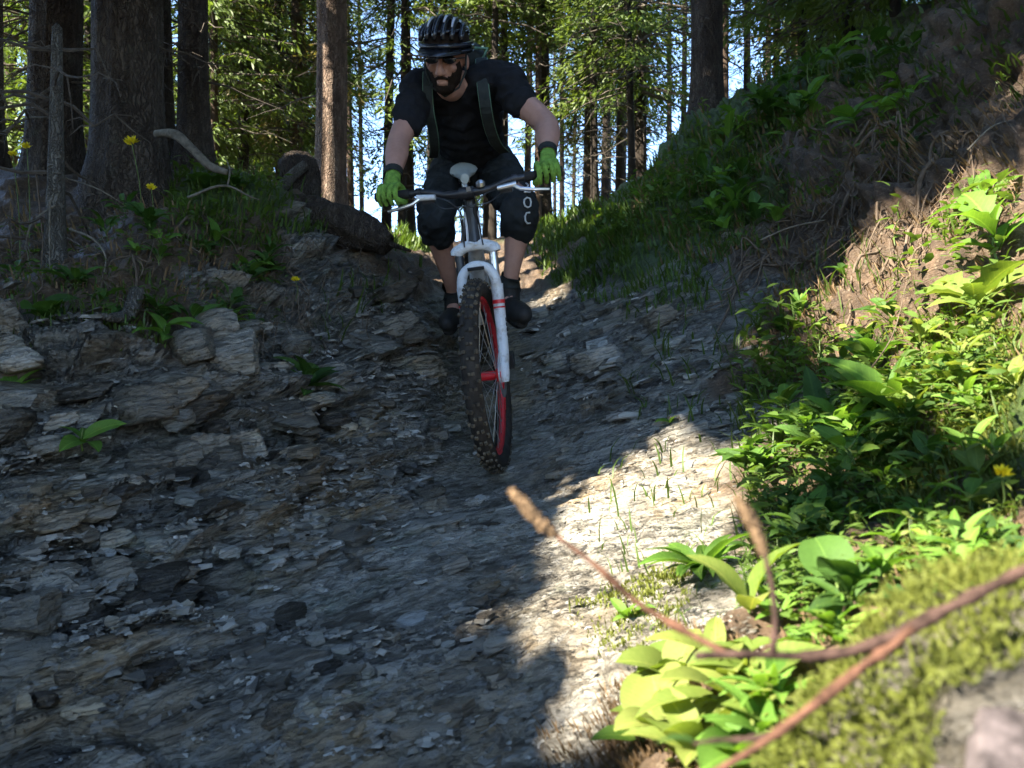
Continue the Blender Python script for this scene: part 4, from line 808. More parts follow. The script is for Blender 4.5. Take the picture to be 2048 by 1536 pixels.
# shorts
so_ = [ell(PEL, (.172, .135, .12), TRm), ell(PEL + [0, 0, -.05], (.165, .12, .11))]
for Hp, K, An in ((HIPL, KL, ANL), (HIPR, KR, ANR)): so_ += limb([(*Hp, .112), (*(Hp * .6 + K * .4), .106), (*(Hp * .25 + K * .75), .092), (*K, .086), (*(K * .82 + An * .18 + np.array([0, .012, 0])), .083)])
shorts = skinned('shorts', so_, M_shorts, rider, .007, 4, wr(8))
# vertical lettering on the outer thigh: bar, ring and bracket strokes
M_print = simple('print', (.55, .57, .58), .6, .3, .08, 30)
shv = np.empty(len(shorts.data.vertices) * 3); shorts.data.vertices.foreach_get('co', shv); shv = shv.reshape(-1, 3)
def on_shorts(px, py):
    d_ = norm(at(px, py, 1.0)); t_ = shv @ d_; off = np.linalg.norm(shv - t_[:, None] * d_, axis=1); k = off < .012
    tt = t_[k].min() if k.any() else t_[np.argmin(off)]; return d_ * (tt - .004)
def strokes(segs):
    return [tube([on_shorts(*q) for q in sg], .0038, 6) for sg in segs]
for segs in ([[(1048, 384), (1053, 384), (1061, 384)]], [[(1049, 399), (1054, 395), (1060, 397), (1062, 404), (1061, 412), (1056, 415), (1050, 412), (1048, 405), (1049, 399)]], [[(1060, 425), (1053, 426), (1050, 433), (1051, 442), (1055, 447), (1061, 446)]], [[(1052, 366), (1057, 371), (1053, 376)]]):
    wchild('letter', mesh_np('letter', *merge(strokes(segs)), True), M_print, shorts)
# gloves: palm, four curled fingers and a thumb round each grip
for H, bar, E, wrp in ((HL, barL, EL, wrL), (HR, barR, ER, wrR)):
    u, w = handframe(H, bar, E); fwd = norm(np.array([0, -1.0, -.05]) - u * np.dot(np.array([0, -1.0, -.05]), u)); upp = norm(np.cross(u, fwd)); upp = upp if upp[2] > 0 else -upp; gl = []
    for k, (o_, ln_) in enumerate(((-.036, .92), (-.012, 1.0), (.012, .97), (.034, .82))):
        c = H + u * o_; r_ = .0106 if k < 3 else .0098
        gl += limb([(*(c - fwd * .022 + upp * .030), r_ * 1.15), (*(c + fwd * .012 + upp * .036), r_ * 1.1), (*(c + fwd * .040 * ln_ + upp * .016), r_), (*(c + fwd * .040 * ln_ - upp * .016), r_ * .95), (*(c + fwd * .018 - upp * .033), r_ * .85)], 16)
    gl += [ell(H - fwd * .030 + upp * .022 + u * s_, (.024, .030, .020), np.stack([u, fwd, upp], 1)) for s_ in (-.024, 0, .024)] + limb([(*(H - fwd * .03 + upp * .02), .030), (*(wrp * .6 + H * .4), .032), (*wrp, .031)], 7)
    ti = -u * .046; gl += limb([(*(H - fwd * .035 + ti * .6 + upp * .005), .016), (*(H - fwd * .02 + ti - upp * .018), .0135), (*(H + fwd * .008 + ti * 1.1 - upp * .028), .012), (*(H + fwd * .026 + ti * .9 - upp * .022), .0105)], 10)
    g_ = skinned('glove', gl, M_glove, rider, .0028, 1)
    wchild('cuff', mesh_np('cuff', *merge([tube([wrp + (wrp - H) * .02, wrp + (wrp - H) * .32], [.035, .036], 18, False)]), True), M_gpalm, g_)
# shoes with socks
for A_, Pd in ((ANL, PDL), (ANR, PDR)):
    out = -.08 if A_ is ANL else .30; fy = np.array([out, -.99, -.28]); fy = norm(fy)
    hp = Pd + np.array([0, .075, .045]); sh_ = limb([(*hp, .046), (*(hp + fy * .06), .047), (*(hp + fy * .12), .050), (*(hp + fy * .17), .048), (*(hp + fy * .21), .036)], 14) + limb([(*(hp + [0, .01, 0]), .048), (*(A_ + [0, 0, -.01]), .048)], 6)
    s2 = skinned('shoe', sh_, M_shoe, rider, .006, 3)
    sl_ = [(hp + fy * k + np.array([0, 0, -.036])) for k in (-.035, .03, .09, .15, .20)]
    wchild('sole', mesh_np('sole', *merge([tube(sl_, [.024, .031, .034, .032, .02], 10)]), True), M_blk2, s2)
    wchild('sock', mesh_np('sock', *tube([A_ + [0, -.005, -.02], A_ + [0, .0, .03], A_ + (KL if A_ is ANL else KR) * .14 - A_ * .14], [.050, .043, .045], 18, False), True), M_gpalm, rider)
# beard, hair, glasses
brd = skinned('beard', [ell(hd(0, .025, -.035), (.0675, .0715, .0835), HRm), ell(hd(0, .047, -.087), (.0445, .0460, .038), HRm)], M_hair, rider, .0035, 2)
bm = bmesh.new(); bm.from_mesh(brd.data); dead_ = []
for v in bm.verts:
    q = np.array(v.co) - HEAD; a_, b_, c_ = q @ rt, q @ fw, q @ upv; top_ = -.050 + .075 * max(0.0, min(1, (abs(a_) - .030) / .035)) + .006 * math.sin(a_ * 300)
    if c_ > top_ or b_ < -.02 or (abs(a_) < .021 and -.079 < c_ < -.062 and b_ > .07): dead_.append(v)
bmesh.ops.delete(bm, geom=dead_, context='VERTS'); bm.to_mesh(brd.data); bm.free()
wchild('moustache', mesh_np('moustache', *tube([hd(-.030, .088, -.060), hd(-.014, .099, -.052), hd(0, .101, -.050), hd(.014, .099, -.052), hd(.030, .088, -.060)], [.004, .006, .006, .006, .004], 8), True), M_hair, brd)
gls = skinned('glasses', [ell(hd(s * .034, .092, .014), (.030, .008, .017), HRm) for s in (-1, 1)], M_lens, rider, .003, 1)
wchild('bridge', mesh_np('bridge', *merge([tube([hd(-.012, .104, .020), hd(0, .108, .022), hd(.012, .104, .020)], .003, 6)] + [tube([hd(s * .062, .088, .018), hd(s * .077, .03, .014), hd(s * .080, -.02, .010)], .003, 6) for s in (-1, 1)]), True), M_black, gls)
# helmet: shell, ribs, stripes, visor, straps
helm = empty('helmet', (0, 0, 0), None, None); helm.parent = rider; helm['_w'] = 1; helm.location = -rider.location
def dome(u_, v_, k=1.0): # u angle round, v 0 rim .. 1 crown
    th = v_ * math.pi / 2; ce = np.cos(th); return hd(0, -.015, .045) + rt * (.100 * k * ce * math.sin(u_)) + fw * (.132 * k * ce * math.cos(u_)) + upv * (.108 * k * math.sin(th))
n_, m_ = 36, 10; V = [dome(i / n_ * 6.28319, j / m_ * .995 - .06, .93) for j in range(m_ + 1) for i in range(n_)]
f = [(j * n_ + i, j * n_ + (i + 1) % n_, j * n_ + n_ + (i + 1) % n_, j * n_ + n_ + i) for j in range(m_) for i in range(n_)]
wchild('shell', mesh_np('shell', V, f, True), M_hair, helm)
for k, xo in enumerate((-.072, -.044, -.015, .015, .044, .072)):
    pts = []
    for q in np.linspace(-1.0, 1.0, 17):
        yy_ = q * .128 * math.sqrt(1 - (xo / .102) ** 2); zz_ = math.sqrt(max(0.0, 1 - (xo / .106) ** 2 - (yy_ / .138) ** 2)) * .112; pts.append(hd(xo * (1 + .12 * q), -.015 + yy_, .045 + zz_))
    wchild('rib', mesh_np('rib', *tube(pts, [.008] + [.0125] * 15 + [.008], 8), True), M_helm, helm)
    if k in (1, 3, 4): 
        sp_ = [p_ + upv * .0095 + fw * .009 for p_ in pts[(9 if k == 1 else 10):(14 if k == 3 else 15)]]; wchild('stripe', mesh_np('stripe', *tube(sp_, np.linspace(.0055, .0035, len(sp_)), 6), True), M_helm_w, helm)
for vv in (.10, .42):
    wchild('rib', mesh_np('rib', *tube([dome(i / 36 * 6.28319, vv, 1.0) for i in range(37)], .011 if vv < .2 else .007, 6, False), True), M_helm, helm)
wchild('rim', mesh_np('rim', *tube([dome(i / 36 * 6.28319, -.03, .98) for i in range(37)], .011, 8, False), True), M_helm, helm)
vis = []
for i in range(13):
    u_ = -1.0 + i / 6; a = dome(u_, .03, 1.0); b_ = a + fw * .080 * math.cos(u_ * .9) - upv * .016; vis.append((a, b_))
V = [q for a, b_ in vis for q in (a, b_, b_ + upv * .005, a + upv * .006)]; f = [(i * 4 + j, i * 4 + (j + 1) % 4, i * 4 + 4 + (j + 1) % 4, i * 4 + 4 + j) for i in range(12) for j in range(4)]
wchild('visor', mesh_np('visor', V, f, True), M_helm, helm)
for s in (-1, 1): wchild('chin_strap', mesh_np('chin_strap', *tube([hd(s * .086, .02, .03), hd(s * .080, .02, -.04), hd(s * .055, .04, -.095), hd(0, .05, -.128)], .004, 6), True), M_pack, helm)
# backpack worn on the back
pack = empty('backpack', tuple(PEL + np.array([0, .12, .1])), "dark hydration backpack with grey-green straps worn by the cyclist", 'backpack')
back = -tn if (-tn)[2] > 0 else tn
bpk = [ell(NECK + ta * tl * f_ + back * .17, (.125, .075, .11), TRm) for f_ in (.12, .3, .5, .7)]
skinned('bag', bpk, M_pack, pack, .008, 5)
wchild('carry_loop', mesh_np('carry_loop', *tube([NECK + tx * .10 + back * .10, NECK + tx * .13 + back * .14 - ta * .03, NECK + tx * .05 + back * .16 - ta * .02], .008, 6), True), M_strapg, pack)
def strap(s, wd, mat):
    cl = [NECK + tx * s * .105 + back * .125 + ta * .02, NECK + tx * s * .108 + back * .06 - ta * .062, NECK + tx * s * .112 - back * .05 - ta * .072, NECK + tx * s * .116 - back * .125 - ta * .020, NECK + tx * s * .120 - back * .150 + ta * .10, NECK + tx * s * .135 - back * .150 + ta * .22, NECK + tx * s * .160 - back * .12 + ta * .33]
    cl = spline(cl, 22); V = []; 
    for i, c in enumerate(cl):
        tt = norm(cl[min(i + 1, 21)] - cl[max(i - 1, 0)]); sd_ = norm(tx - tt * tx.dot(tt)); no = np.cross(sd_, tt)
        for a, b_ in ((-wd, -.004), (wd, -.004), (wd, .004), (-wd, .004)): V.append(c + sd_ * a + no * b_)
    f = [(i * 4 + j, i * 4 + (j + 1) % 4, i * 4 + 4 + (j + 1) % 4, i * 4 + 4 + j) for i in range(21) for j in range(4)]
    o = wchild('strap', mesh_np('strap', V, f, False), mat, pack)
    for e in (-1, 1): wchild('piping', mesh_np('piping', *tube([cl[i] + tx * e * wd for i in range(22)], .0032, 6), True), M_strapg, o)
    return o
strap(-1, .018, M_pack); strap(1, .022, M_pack)
# ------------------------------------------------------------------ plants
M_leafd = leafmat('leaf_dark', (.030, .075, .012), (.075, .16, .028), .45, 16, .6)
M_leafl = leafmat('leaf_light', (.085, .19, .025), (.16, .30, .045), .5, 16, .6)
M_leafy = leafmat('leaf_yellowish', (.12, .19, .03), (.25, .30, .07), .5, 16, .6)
M_grass = leafmat('grass_blade', (.040, .085, .012), (.11, .17, .03), .4, 6, .5, False)
M_moss = leafmat('moss', (.055, .075, .010), (.20, .22, .035), .35, 30, .7, False)
M_dry = leafmat('dry_litter', (.10, .062, .03), (.24, .16, .085), .2, 20, .8, False)
M_petal = simple('yellow_petal', (.72, .60, .02), .6, .2, .1, 20)
M_stemg = simple('green_stem', (.10, .15, .04), .6, .2, .2, 20)
M_stemr = simple('twig_bark', (.085, .042, .027), .85, .15, .75, 70, 1.0)
M_stemd = simple('twig_bark_dark', (.045, .027, .022), .9, .15, .8, 80, 1.0)
M_bud = simple('catkin', (.13, .085, .048), .85, .2, .45, 130, .8)
M_root = simple('root_bark', (.105, .078, .055), .85, .2, .45, 45, .5)
M_wood = simple('bare_wood', (.13, .115, .09), .85, .2, .5, 40, .6)
def leaf_mesh(kind, seed):
    rg = np.random.default_rng(seed); n = 9; s = np.linspace(0, 1, n)
    w = {'lance': .13 * np.sin(math.pi * s ** .75) ** .8, 'oval': .21 * np.sin(math.pi * s ** .8) ** .7, 'round': .38 * np.sin(math.pi * np.clip(s * .93 + .05, 0, 1) ** .62) ** .55, 'tooth': .19 * np.sin(math.pi * s ** .9) ** .75 * (1 + .22 * np.cos(s * 26))}[kind]
    w = w + .008; w[-1] = .003; arch = .16 * np.sin(s * 2.2) - .16 * s ** 2 * rg.uniform(.4, 1.8); V = []
    for i in range(n):
        for j, k in enumerate((-1, -.5, 0, .5, 1)): V.append((s[i], k * w[i], arch[i] + abs(k) ** 1.2 * w[i] * .32 + rg.normal(0, .008) * abs(k)))
    f = [(i * 5 + j, i * 5 + 5 + j, i * 5 + 6 + j, i * 5 + 1 + j) for i in range(n - 1) for j in range(4)]
    return mesh_np('leaf', V, f, True)
LM = {k: [leaf_mesh(k, 7 * q + hash_) for q in range(3)] for hash_, k in enumerate(('lance', 'oval', 'round', 'tooth'))}
LMM = {}
def lm(kind, mat):
    key = (kind, mat.name)
    if key not in LMM:
        LMM[key] = []
        for m_ in LM[kind]: c_ = m_.copy(); c_.materials.append(mat); LMM[key].append(c_)
    return random.choice(LMM[key])
def plant(name, label, group, P0, kind, nleaf, L, mat, upr=.5, stem=0.0, nrm=None, cat='plant', petiole=.0, spread=6.28, a0=0.0):
    """rosette or leafy stem: every leaf its own part"""
    T = empty(name, tuple(P0), label, cat, group); nrm = np.array([0, 0, 1.0]) if nrm is None else norm(nrm * .45 + np.array([0, 0, .65])); R_ = Vector(nrm).to_track_quat('Z', 'Y').to_matrix()
    if stem > 0:
        sp_ = spline([(0, 0, -.01), nrm * stem * .5 + np.array([random.uniform(-.1, .1) * stem, random.uniform(-.1, .1) * stem, 0]), nrm * stem], 8); obj('stem', mesh_np('stem', *tube(sp_, np.linspace(.0035, .0018, 8) * (1 + stem * 3), 6), True), M_stemg, T)
    for k in range(nleaf):
        a = a0 + k / nleaf * spread + random.uniform(-.35, .35); e = upr * random.uniform(.35, 1.35); h_ = nrm * stem * (random.uniform(.25, 1.0) if stem else 0)
        if petiole:
            d_ = np.array(R_ @ Vector((math.cos(a) * math.cos(e + .4), math.sin(a) * math.cos(e + .4), math.sin(e + .4)))) * petiole * random.uniform(.6, 1.2); obj('leaf_stalk', mesh_np('leaf_stalk', *tube([h_, h_ + d_ * .6, h_ + d_], [.0018, .0016, .0014], 5), True), M_stemg, T); h_ = h_ + d_
        o = obj('leaf', lm(kind, mat), None, T); sc_ = L * random.uniform(.6, 1.15)
        o.matrix_local = Matrix.Translation(Vector(h_)) @ R_.to_4x4() @ Matrix.Rotation(a, 4, 'Z') @ Matrix.Rotation(-e, 4, 'Y') @ Matrix.Rotation(random.uniform(-.4, .4), 4, 'X') @ Matrix.Diagonal((sc_, sc_ * random.uniform(.85, 1.2), sc_, 1))
    return T
def G(px, py):
    h_ = hit(px, py); h_[2] = gs(h_[0], h_[1]); return h_
def plant_px(px, py, kind, n, Lpx, mat, label, group=None, upr=.5, stempx=0, petpx=0, name='leafy_plant', **kw):
    p_ = G(px, py); k = p_[1] / F; return plant(name, label, group, p_, kind, n, Lpx * k, mat, upr, stempx * k, gnorm(p_[0], p_[1]), 'plant', petpx * k, **kw)
# single, recognisable plants
plant_px(1405, 1135, 'lance', 15, 135, M_leafl, 'rosette of long narrow leaves growing from the sunlit pale rock', None, .55, 0)
plant_px(1400, 1140, 'lance', 6, 80, M_leafd, 'short dark under-leaves below the narrow-leaved rosette on pale rock', None, .25, 0)
plant_px(1690, 1260, 'round', 2, 140, M_leafd, 'pair of big round green leaves standing over the fallen twig', None, .75, 0, 60)
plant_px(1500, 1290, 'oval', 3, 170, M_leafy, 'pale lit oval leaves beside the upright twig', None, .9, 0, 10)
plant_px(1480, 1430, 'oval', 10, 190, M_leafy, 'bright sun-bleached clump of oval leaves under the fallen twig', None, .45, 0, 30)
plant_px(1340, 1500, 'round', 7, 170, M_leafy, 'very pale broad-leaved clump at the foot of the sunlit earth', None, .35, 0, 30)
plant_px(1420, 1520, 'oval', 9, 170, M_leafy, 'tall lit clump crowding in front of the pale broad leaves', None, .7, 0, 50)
plant_px(1540, 1480, 'lance', 9, 150, M_leafl, 'narrow-leaved clump between the lit clump and the lower stem', None, .8, 0, 0)
plant_px(1590, 1520, 'oval', 8, 120, M_leafl, 'low green clump beside the moss hump', None, .5, 0, 20)
plant_px(1255, 1235, 'oval', 5, 60, M_leafl, 'little bright sprout in the moss below the pale rock lip', None, .5)
plant_px(1340, 860, 'oval', 4, 32, M_leafl, 'tiny green sprout on the upper lip of the sunlit rock', None, .6)
plant_px(1500, 960, 'tooth', 7, 105, M_leafd, 'dark broad-leaved plant leaning over the sunlit rock', None, .6, 60)
plant_px(1640, 840, 'lance', 8, 150, M_leafd, 'long-leaved plant arching beside the dead stalk', None, .8, 0)
plant_px(1800, 830, 'lance', 9, 190, M_leafl, 'tall bright long-leaved plant among the bank herbs', None, 1.0, 0)
plant_px(1960, 640, 'tooth', 8, 150, M_leafy, 'large toothed lit leaves high on the near bank', None, .55, 60)
plant_px(2010, 560, 'tooth', 6, 120, M_leafl, 'upright toothed herb at the top of the lit bank', None, .7, 90)
plant_px(1930, 520, 'oval', 6, 75, M_leafl, 'small leafy sprig on the reddish lit earth', None, .6, 40)
plant_px(1985, 370, 'oval', 5, 105, M_leafl, 'leafy shoot hanging out over the earth bank', None, .5, 60)
plant_px(1600, 640, 'lance', 12, 60, M_leafl, 'grassy sprig rooted between rock and earth bank', None, 1.0, 0)
plant_px(1690, 560, 'oval', 5, 40, M_leafd, 'small dark herb on the earth bank', None, .6, 20)
plant_px(600, 740, 'oval', 11, 78, M_leafd, 'leafy green clump above the smooth-faced boulder', None, .75, 60)
plant_px(165, 860, 'oval', 5, 75, M_leafl, 'three-leaved bright sprout on the dark tilted slab', None, .25, 40)
plant_px(325, 680, 'oval', 6, 72, M_leafl, 'fresh green sprout beside the leaning root', None, .3, 40)
plant_px(90, 660, 'round', 6, 70, M_leafd, 'round-leaved dark herb on the shaded ledge', None, .5, 20)
plant_px(25, 720, 'lance', 8, 80, M_leafl, 'small bright tuft of leaves low on the shaded ledge', None, .6)
plant_px(300, 500, 'tooth', 9, 72, M_leafd, 'spreading herb under the yellow flowers', None, .5, 40)
plant_px(420, 375, 'round', 6, 60, M_leafd, 'round-leaved plant on the mossy bank top', None, .5, 10)
plant_px(430, 475, 'oval', 3, 55, M_leafl, 'single green sprig on the earth below the fallen log', None, .9, 10)
plant_px(500, 600, 'oval', 4, 40, M_leafd, 'tiny herb among roots on the shaded bank', None, .6, 15)
plant_px(220, 640, 'tooth', 7, 62, M_leafd, 'low toothed herb beside the leaning root', None, .4, 20)
# herbs of one look, by place
rp = random.Random(8)
USED = set()
ANCH = [(1405,1135,'the narrow-leaved rosette'),(1690,1230,'the pair of round leaves'),(1500,1290,'the upright twig'),(1400,1480,'the pale lowest leaf clump'),(1590,1500,'the lower twig stem'),(1500,960,'the dark plant over the sunlit rock'),(1640,840,'the dead stalk'),(1800,830,'the tall long-leaved plant'),(1960,640,'the large toothed leaves'),(1930,520,'the reddish lit earth'),(1600,640,'the grassy sprig'),(1985,900,'the yellow bank flower'),(1960,1230,'the mossy hump'),(1410,290,'the shoulder spruce'),(1300,440,'the grassy trail edge'),(1560,260,'the bank-top saplings'),(1760,230,'the earth cut rim'),(1880,150,'the topmost earth'),(90,640,'the round-leaved ledge herb'),(260,650,'the leaning root'),(120,540,'the pale upright stick'),(500,600,'the shaded bank roots'),(265,320,'the tall yellow flower'),(420,375,'the mossy bank top'),(480,440,'the fallen log'),(1850,1060,'the moss between herbs'),(1660,1010,'the shaded herb foot'),(1940,760,'the lit moss slope')]
NUMW = dict(enumerate('zero one two three four five six seven eight nine ten eleven twelve'.split())); COLW = {'leaf_dark': 'dark green', 'leaf_light': 'bright green', 'leaf_yellowish': 'yellowish'}; KDW = {'oval': 'oval', 'tooth': 'toothed', 'lance': 'narrow', 'round': 'rounded'}
def scatter(n, boxp, kinds, Lr, mats, label, group, upr=.6, stem=(0, 40), nl=(5, 9)):
    for k in range(n):
        px, py = rp.uniform(boxp[0], boxp[2]), rp.uniform(boxp[1], boxp[3])
        if hit(px, py) is None: continue
        kd, n_, L_, m_ = rp.choice(kinds), rp.randint(*nl), rp.uniform(*Lr), rp.choice(mats)
        an = min(ANCH, key=lambda q: (q[0] - px) ** 2 + (q[1] - py) ** 2)[2]; rel = 'above' if min((q[1] - py for q in ANCH if q[2] == an), key=abs) > 25 else 'below' if min((q[1] - py for q in ANCH if q[2] == an), key=abs) < -25 else 'beside'
        while True:
          lab_ = f"{'large' if L_ > (Lr[0] + Lr[1]) / 2 else 'small'} {NUMW[n_]}-leaved {COLW[m_.name]} {KDW[kd]} herb {rel} {an}"
          if lab_ not in USED: break
          n_ = n_ % 12 + 1 if n_ < 12 else 3
        USED.add(lab_)
        plant_px(px, py, kd, n_, L_, m_, lab_, group, upr, rp.uniform(*stem), rp.choice((0, 12, 20)))
scatter(24, (1500, 880, 1800, 1180), ('oval', 'tooth', 'lance'), (38, 85), (M_leafd, M_leafl, M_leafd), 'mixed green herb on the shaded foot of the near bank', 'herbs at the foot of the near bank')
scatter(30, (1780, 660, 2040, 1180), ('oval', 'tooth', 'lance', 'lance'), (42, 95), (M_leafd, M_leafl, M_leafy), 'leafy herb crowding the lit near bank', 'herbs on the lit near bank')
scatter(14, (1560, 640, 1800, 880), ('lance', 'oval'), (45, 85), (M_leafd, M_leafl), 'small herb below the bare earth bank', 'herbs below the bare earth bank')
scatter(16, (1250, 290, 1480, 470), ('oval', 'tooth'), (30, 52), (M_leafd, M_leafl), 'low herb in the grass of the far shoulder', 'herbs on the grassy shoulder', .7, (0, 30))
scatter(12, (1480, 230, 1640, 440), ('oval', 'tooth'), (32, 62), (M_leafl, M_leafd), 'bushy sprig on the dark bank top', 'sprigs on the dark bank top', .7, (20, 70), (7, 12))
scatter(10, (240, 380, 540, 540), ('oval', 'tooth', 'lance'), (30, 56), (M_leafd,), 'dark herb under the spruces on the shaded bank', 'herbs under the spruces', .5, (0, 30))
scatter(16, (20, 480, 560, 660), ('oval', 'tooth', 'lance'), (34, 66), (M_leafd, M_leafl), 'x', 'herbs on the shaded ledge', .5, (0, 40))
scatter(9, (1850, 1150, 2030, 1330), ('oval', 'round'), (60, 100), (M_leafd, M_leafl), 'herb sheltering behind the mossy hump', 'herbs behind the mossy hump')
scatter(10, (1560, 1180, 1800, 1330), ('oval', 'lance', 'tooth'), (60, 110), (M_leafd, M_leafl), 'herb in the gravelly pocket behind the fallen twig', 'herbs behind the fallen twig')
scatter(34, (1620, 720, 2040, 1160), ('oval', 'lance', 'tooth', 'oval'), (42, 100), (M_leafl, M_leafd, M_leafl, M_leafy), 'broad-leaved herb filling the near bank among the finer herbs', 'broad herbs on the near bank', .55, (10, 70), (4, 8))
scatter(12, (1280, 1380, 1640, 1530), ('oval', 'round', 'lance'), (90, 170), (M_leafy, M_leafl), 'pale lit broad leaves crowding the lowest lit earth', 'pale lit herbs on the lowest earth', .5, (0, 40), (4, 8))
scatter(16, (1560, 120, 1900, 330), ('oval', 'tooth', 'lance'), (40, 80), (M_leafd, M_leafd, M_leafl), 'dark plant hanging over the top of the earth cut', 'plants hanging over the earth cut', .2, (10, 60), (6, 11))
# flowers
def flower(px, py, hpx, size, label, lean=0.0, group='yellow hawkweed flowers'):
    p_ = G(px, py); k = p_[1] / F; T = empty('flower', tuple(p_), label, 'flower', group); top = np.array([lean * hpx * k, -.02, hpx * k]); sp_ = spline([(0, 0, -.01), top * .5 + np.array([.01, 0, 0]), top], 10)
    obj('stem', mesh_np('stem', *tube(sp_, .0016, 5), True), M_stemg, T); hdm = []; rg = np.random.default_rng(int(px))
    for j in range(22):
        a = j * 2.4; e = .15 + .05 * j; d_ = np.array([math.cos(a) * math.cos(e), -abs(.45) + math.sin(a) * math.cos(e) * .8, math.sin(e)]); d_ = norm(d_); u_ = norm(np.cross(d_, rg.normal(0, 1, 3))); hdm.append(quads(top[None], d_[None], u_[None], size * k * .5, size * k * .2))
    v, f = merge(hdm); tag(obj('petals', mesh_np('petals', v, f), M_petal, T), kind='stuff'); return T
flower(285, 480, 165, 36, 'yellow flower on a tall stalk in front of the thickest trunk', -.1)
flower(300, 470, 68, 26, 'smaller yellow flower low under the tall stalked one', .1)
flower(55, 545, 250, 25, 'yellow flower beside the grey snag, right one of a pair', .02)
flower(40, 548, 245, 22, 'yellow flower beside the grey snag, left one of a pair', -.03)
flower(590, 560, 36, 22, 'tiny yellow flower on the earth below the fallen log', .1)
flower(1985, 1010, 105, 48, 'yellow flower among the herbs of the near bank', .0)
# grass, moss and litter
def hits(boxp, n):
    out = []
    for _ in range(n):
        h_ = hit_fast(random.uniform(boxp[0], boxp[2]), random.uniform(boxp[1], boxp[3]))
        if h_ is not None: out.append((h_[0], h_[1], gs(h_[0], h_[1])))
    return np.array(out)
def blades(name, label, cat, boxes, Lpx, wpx, mat, bend=.6, up=1.0, msk=None):
    Vs, Fs = [], []; o = 0
    for bx, n in boxes:
        P_ = hits(bx, n)
        if msk is not None: P_ = P_[msk(P_)]
        m = len(P_)
        if m == 0: continue
        k = P_[:, 1] / F; L = Lpx * k * RNG.uniform(.4, 1.25, m); w_ = wpx * k * RNG.uniform(.6, 1.3, m); a = RNG.uniform(0, 6.283, m); D = np.stack([np.cos(a), np.sin(a), np.zeros(m)], 1); U = np.stack([-np.sin(a), np.cos(a), np.zeros(m)], 1); b_ = bend * RNG.uniform(.2, 1.5, m); nrm = norm(gnorm(P_[:, 0], P_[:, 1]) * .5 + np.array([0, 0, up]))
        rows = []
        for s, ws in ((0, 1), (.4, .9), (.75, .6), (1, .08)):
            c = P_ + nrm * (L * (s - .35 * b_ * s ** 2))[:, None] + D * (L * b_ * s ** 1.8 * .8)[:, None]; rows += [c - U * (w_ * ws * .5)[:, None], c + U * (w_ * ws * .5)[:, None]]
        V = np.stack(rows, 1).reshape(-1, 3); i = np.arange(m)[:, None] * 8; f = np.concatenate([i + np.array([[0, 1, 3, 2]]) + 2 * q_ for q_ in range(3)]); Vs.append(V); Fs.append(f + o); o += len(V)
    return tag(obj(name, mesh_np(name, np.concatenate(Vs), np.concatenate(Fs), True), mat), label, cat, None, 'stuff')
blades('grass', 'green grass matting the shoulder of the far bank', 'grass', [((1150,260,1520,520),4800),((1080,430,1260,560),1800),((1440,220,1640,420),700),((1150,520,1420,620),500)], 30, 4, M_grass, .8)
blades('grass', 'thin green grass along the crest behind the cyclist', 'grass', [((780,470,900,520),700),((1050,420,1250,500),1500)], 30, 4, M_grass, .6)
blades('grass', 'scattered grass blades over the near bank', 'grass', [((1480,660,2040,1180),1500),((1560,480,2040,700),260)], 75, 4, M_grass, .8)
blades('grass', 'sparse grass wisps on the rock of the gully', 'grass', [((1180,900,1520,1250),150),((1250,560,1560,860),160),((620,560,800,640),60)], 62, 4, M_grass, .9)
blades('grass', 'dark grass and moss tufts on the shaded bank top', 'grass', [((340,340,560,480),900),((0,560,330,700),420),((560,400,760,470),300)], 34, 4, M_grass, .8)
blades('moss', 'low yellow-green moss cushion on the rim of the pale rock', 'moss', [((1120,1110,1380,1290),3800),((1340,1040,1440,1130),500)], 13, 4, M_moss, .5, 1.0, lambda P: (fbm(P * 9, 3, 40) - 1.1 * (((P[:, 0] - .20) / .20) ** 2 + ((P[:, 1] - 1.45) / .30) ** 2) + .45) > RNG.uniform(-.1, .5, len(P)))
blades('moss', 'moss spread between the herbs of the near bank', 'moss', [((1780,780,2040,1200),6000),((1860,620,2040,780),900)], 26, 6, M_moss, .6)
blades('leaf_litter', 'dry needles and leaf litter over the earth banks', 'leaf litter', [((1200,260,1520,520),900),((1540,380,2040,760),2600),((1500,200,2040,420),2200),((0,400,540,620),600),((1200,1340,1560,1530),1500),((1080,1420,1400,1536),900),((1560,1100,1900,1380),1200)], 30, 3.4, M_dry, .5, .15)
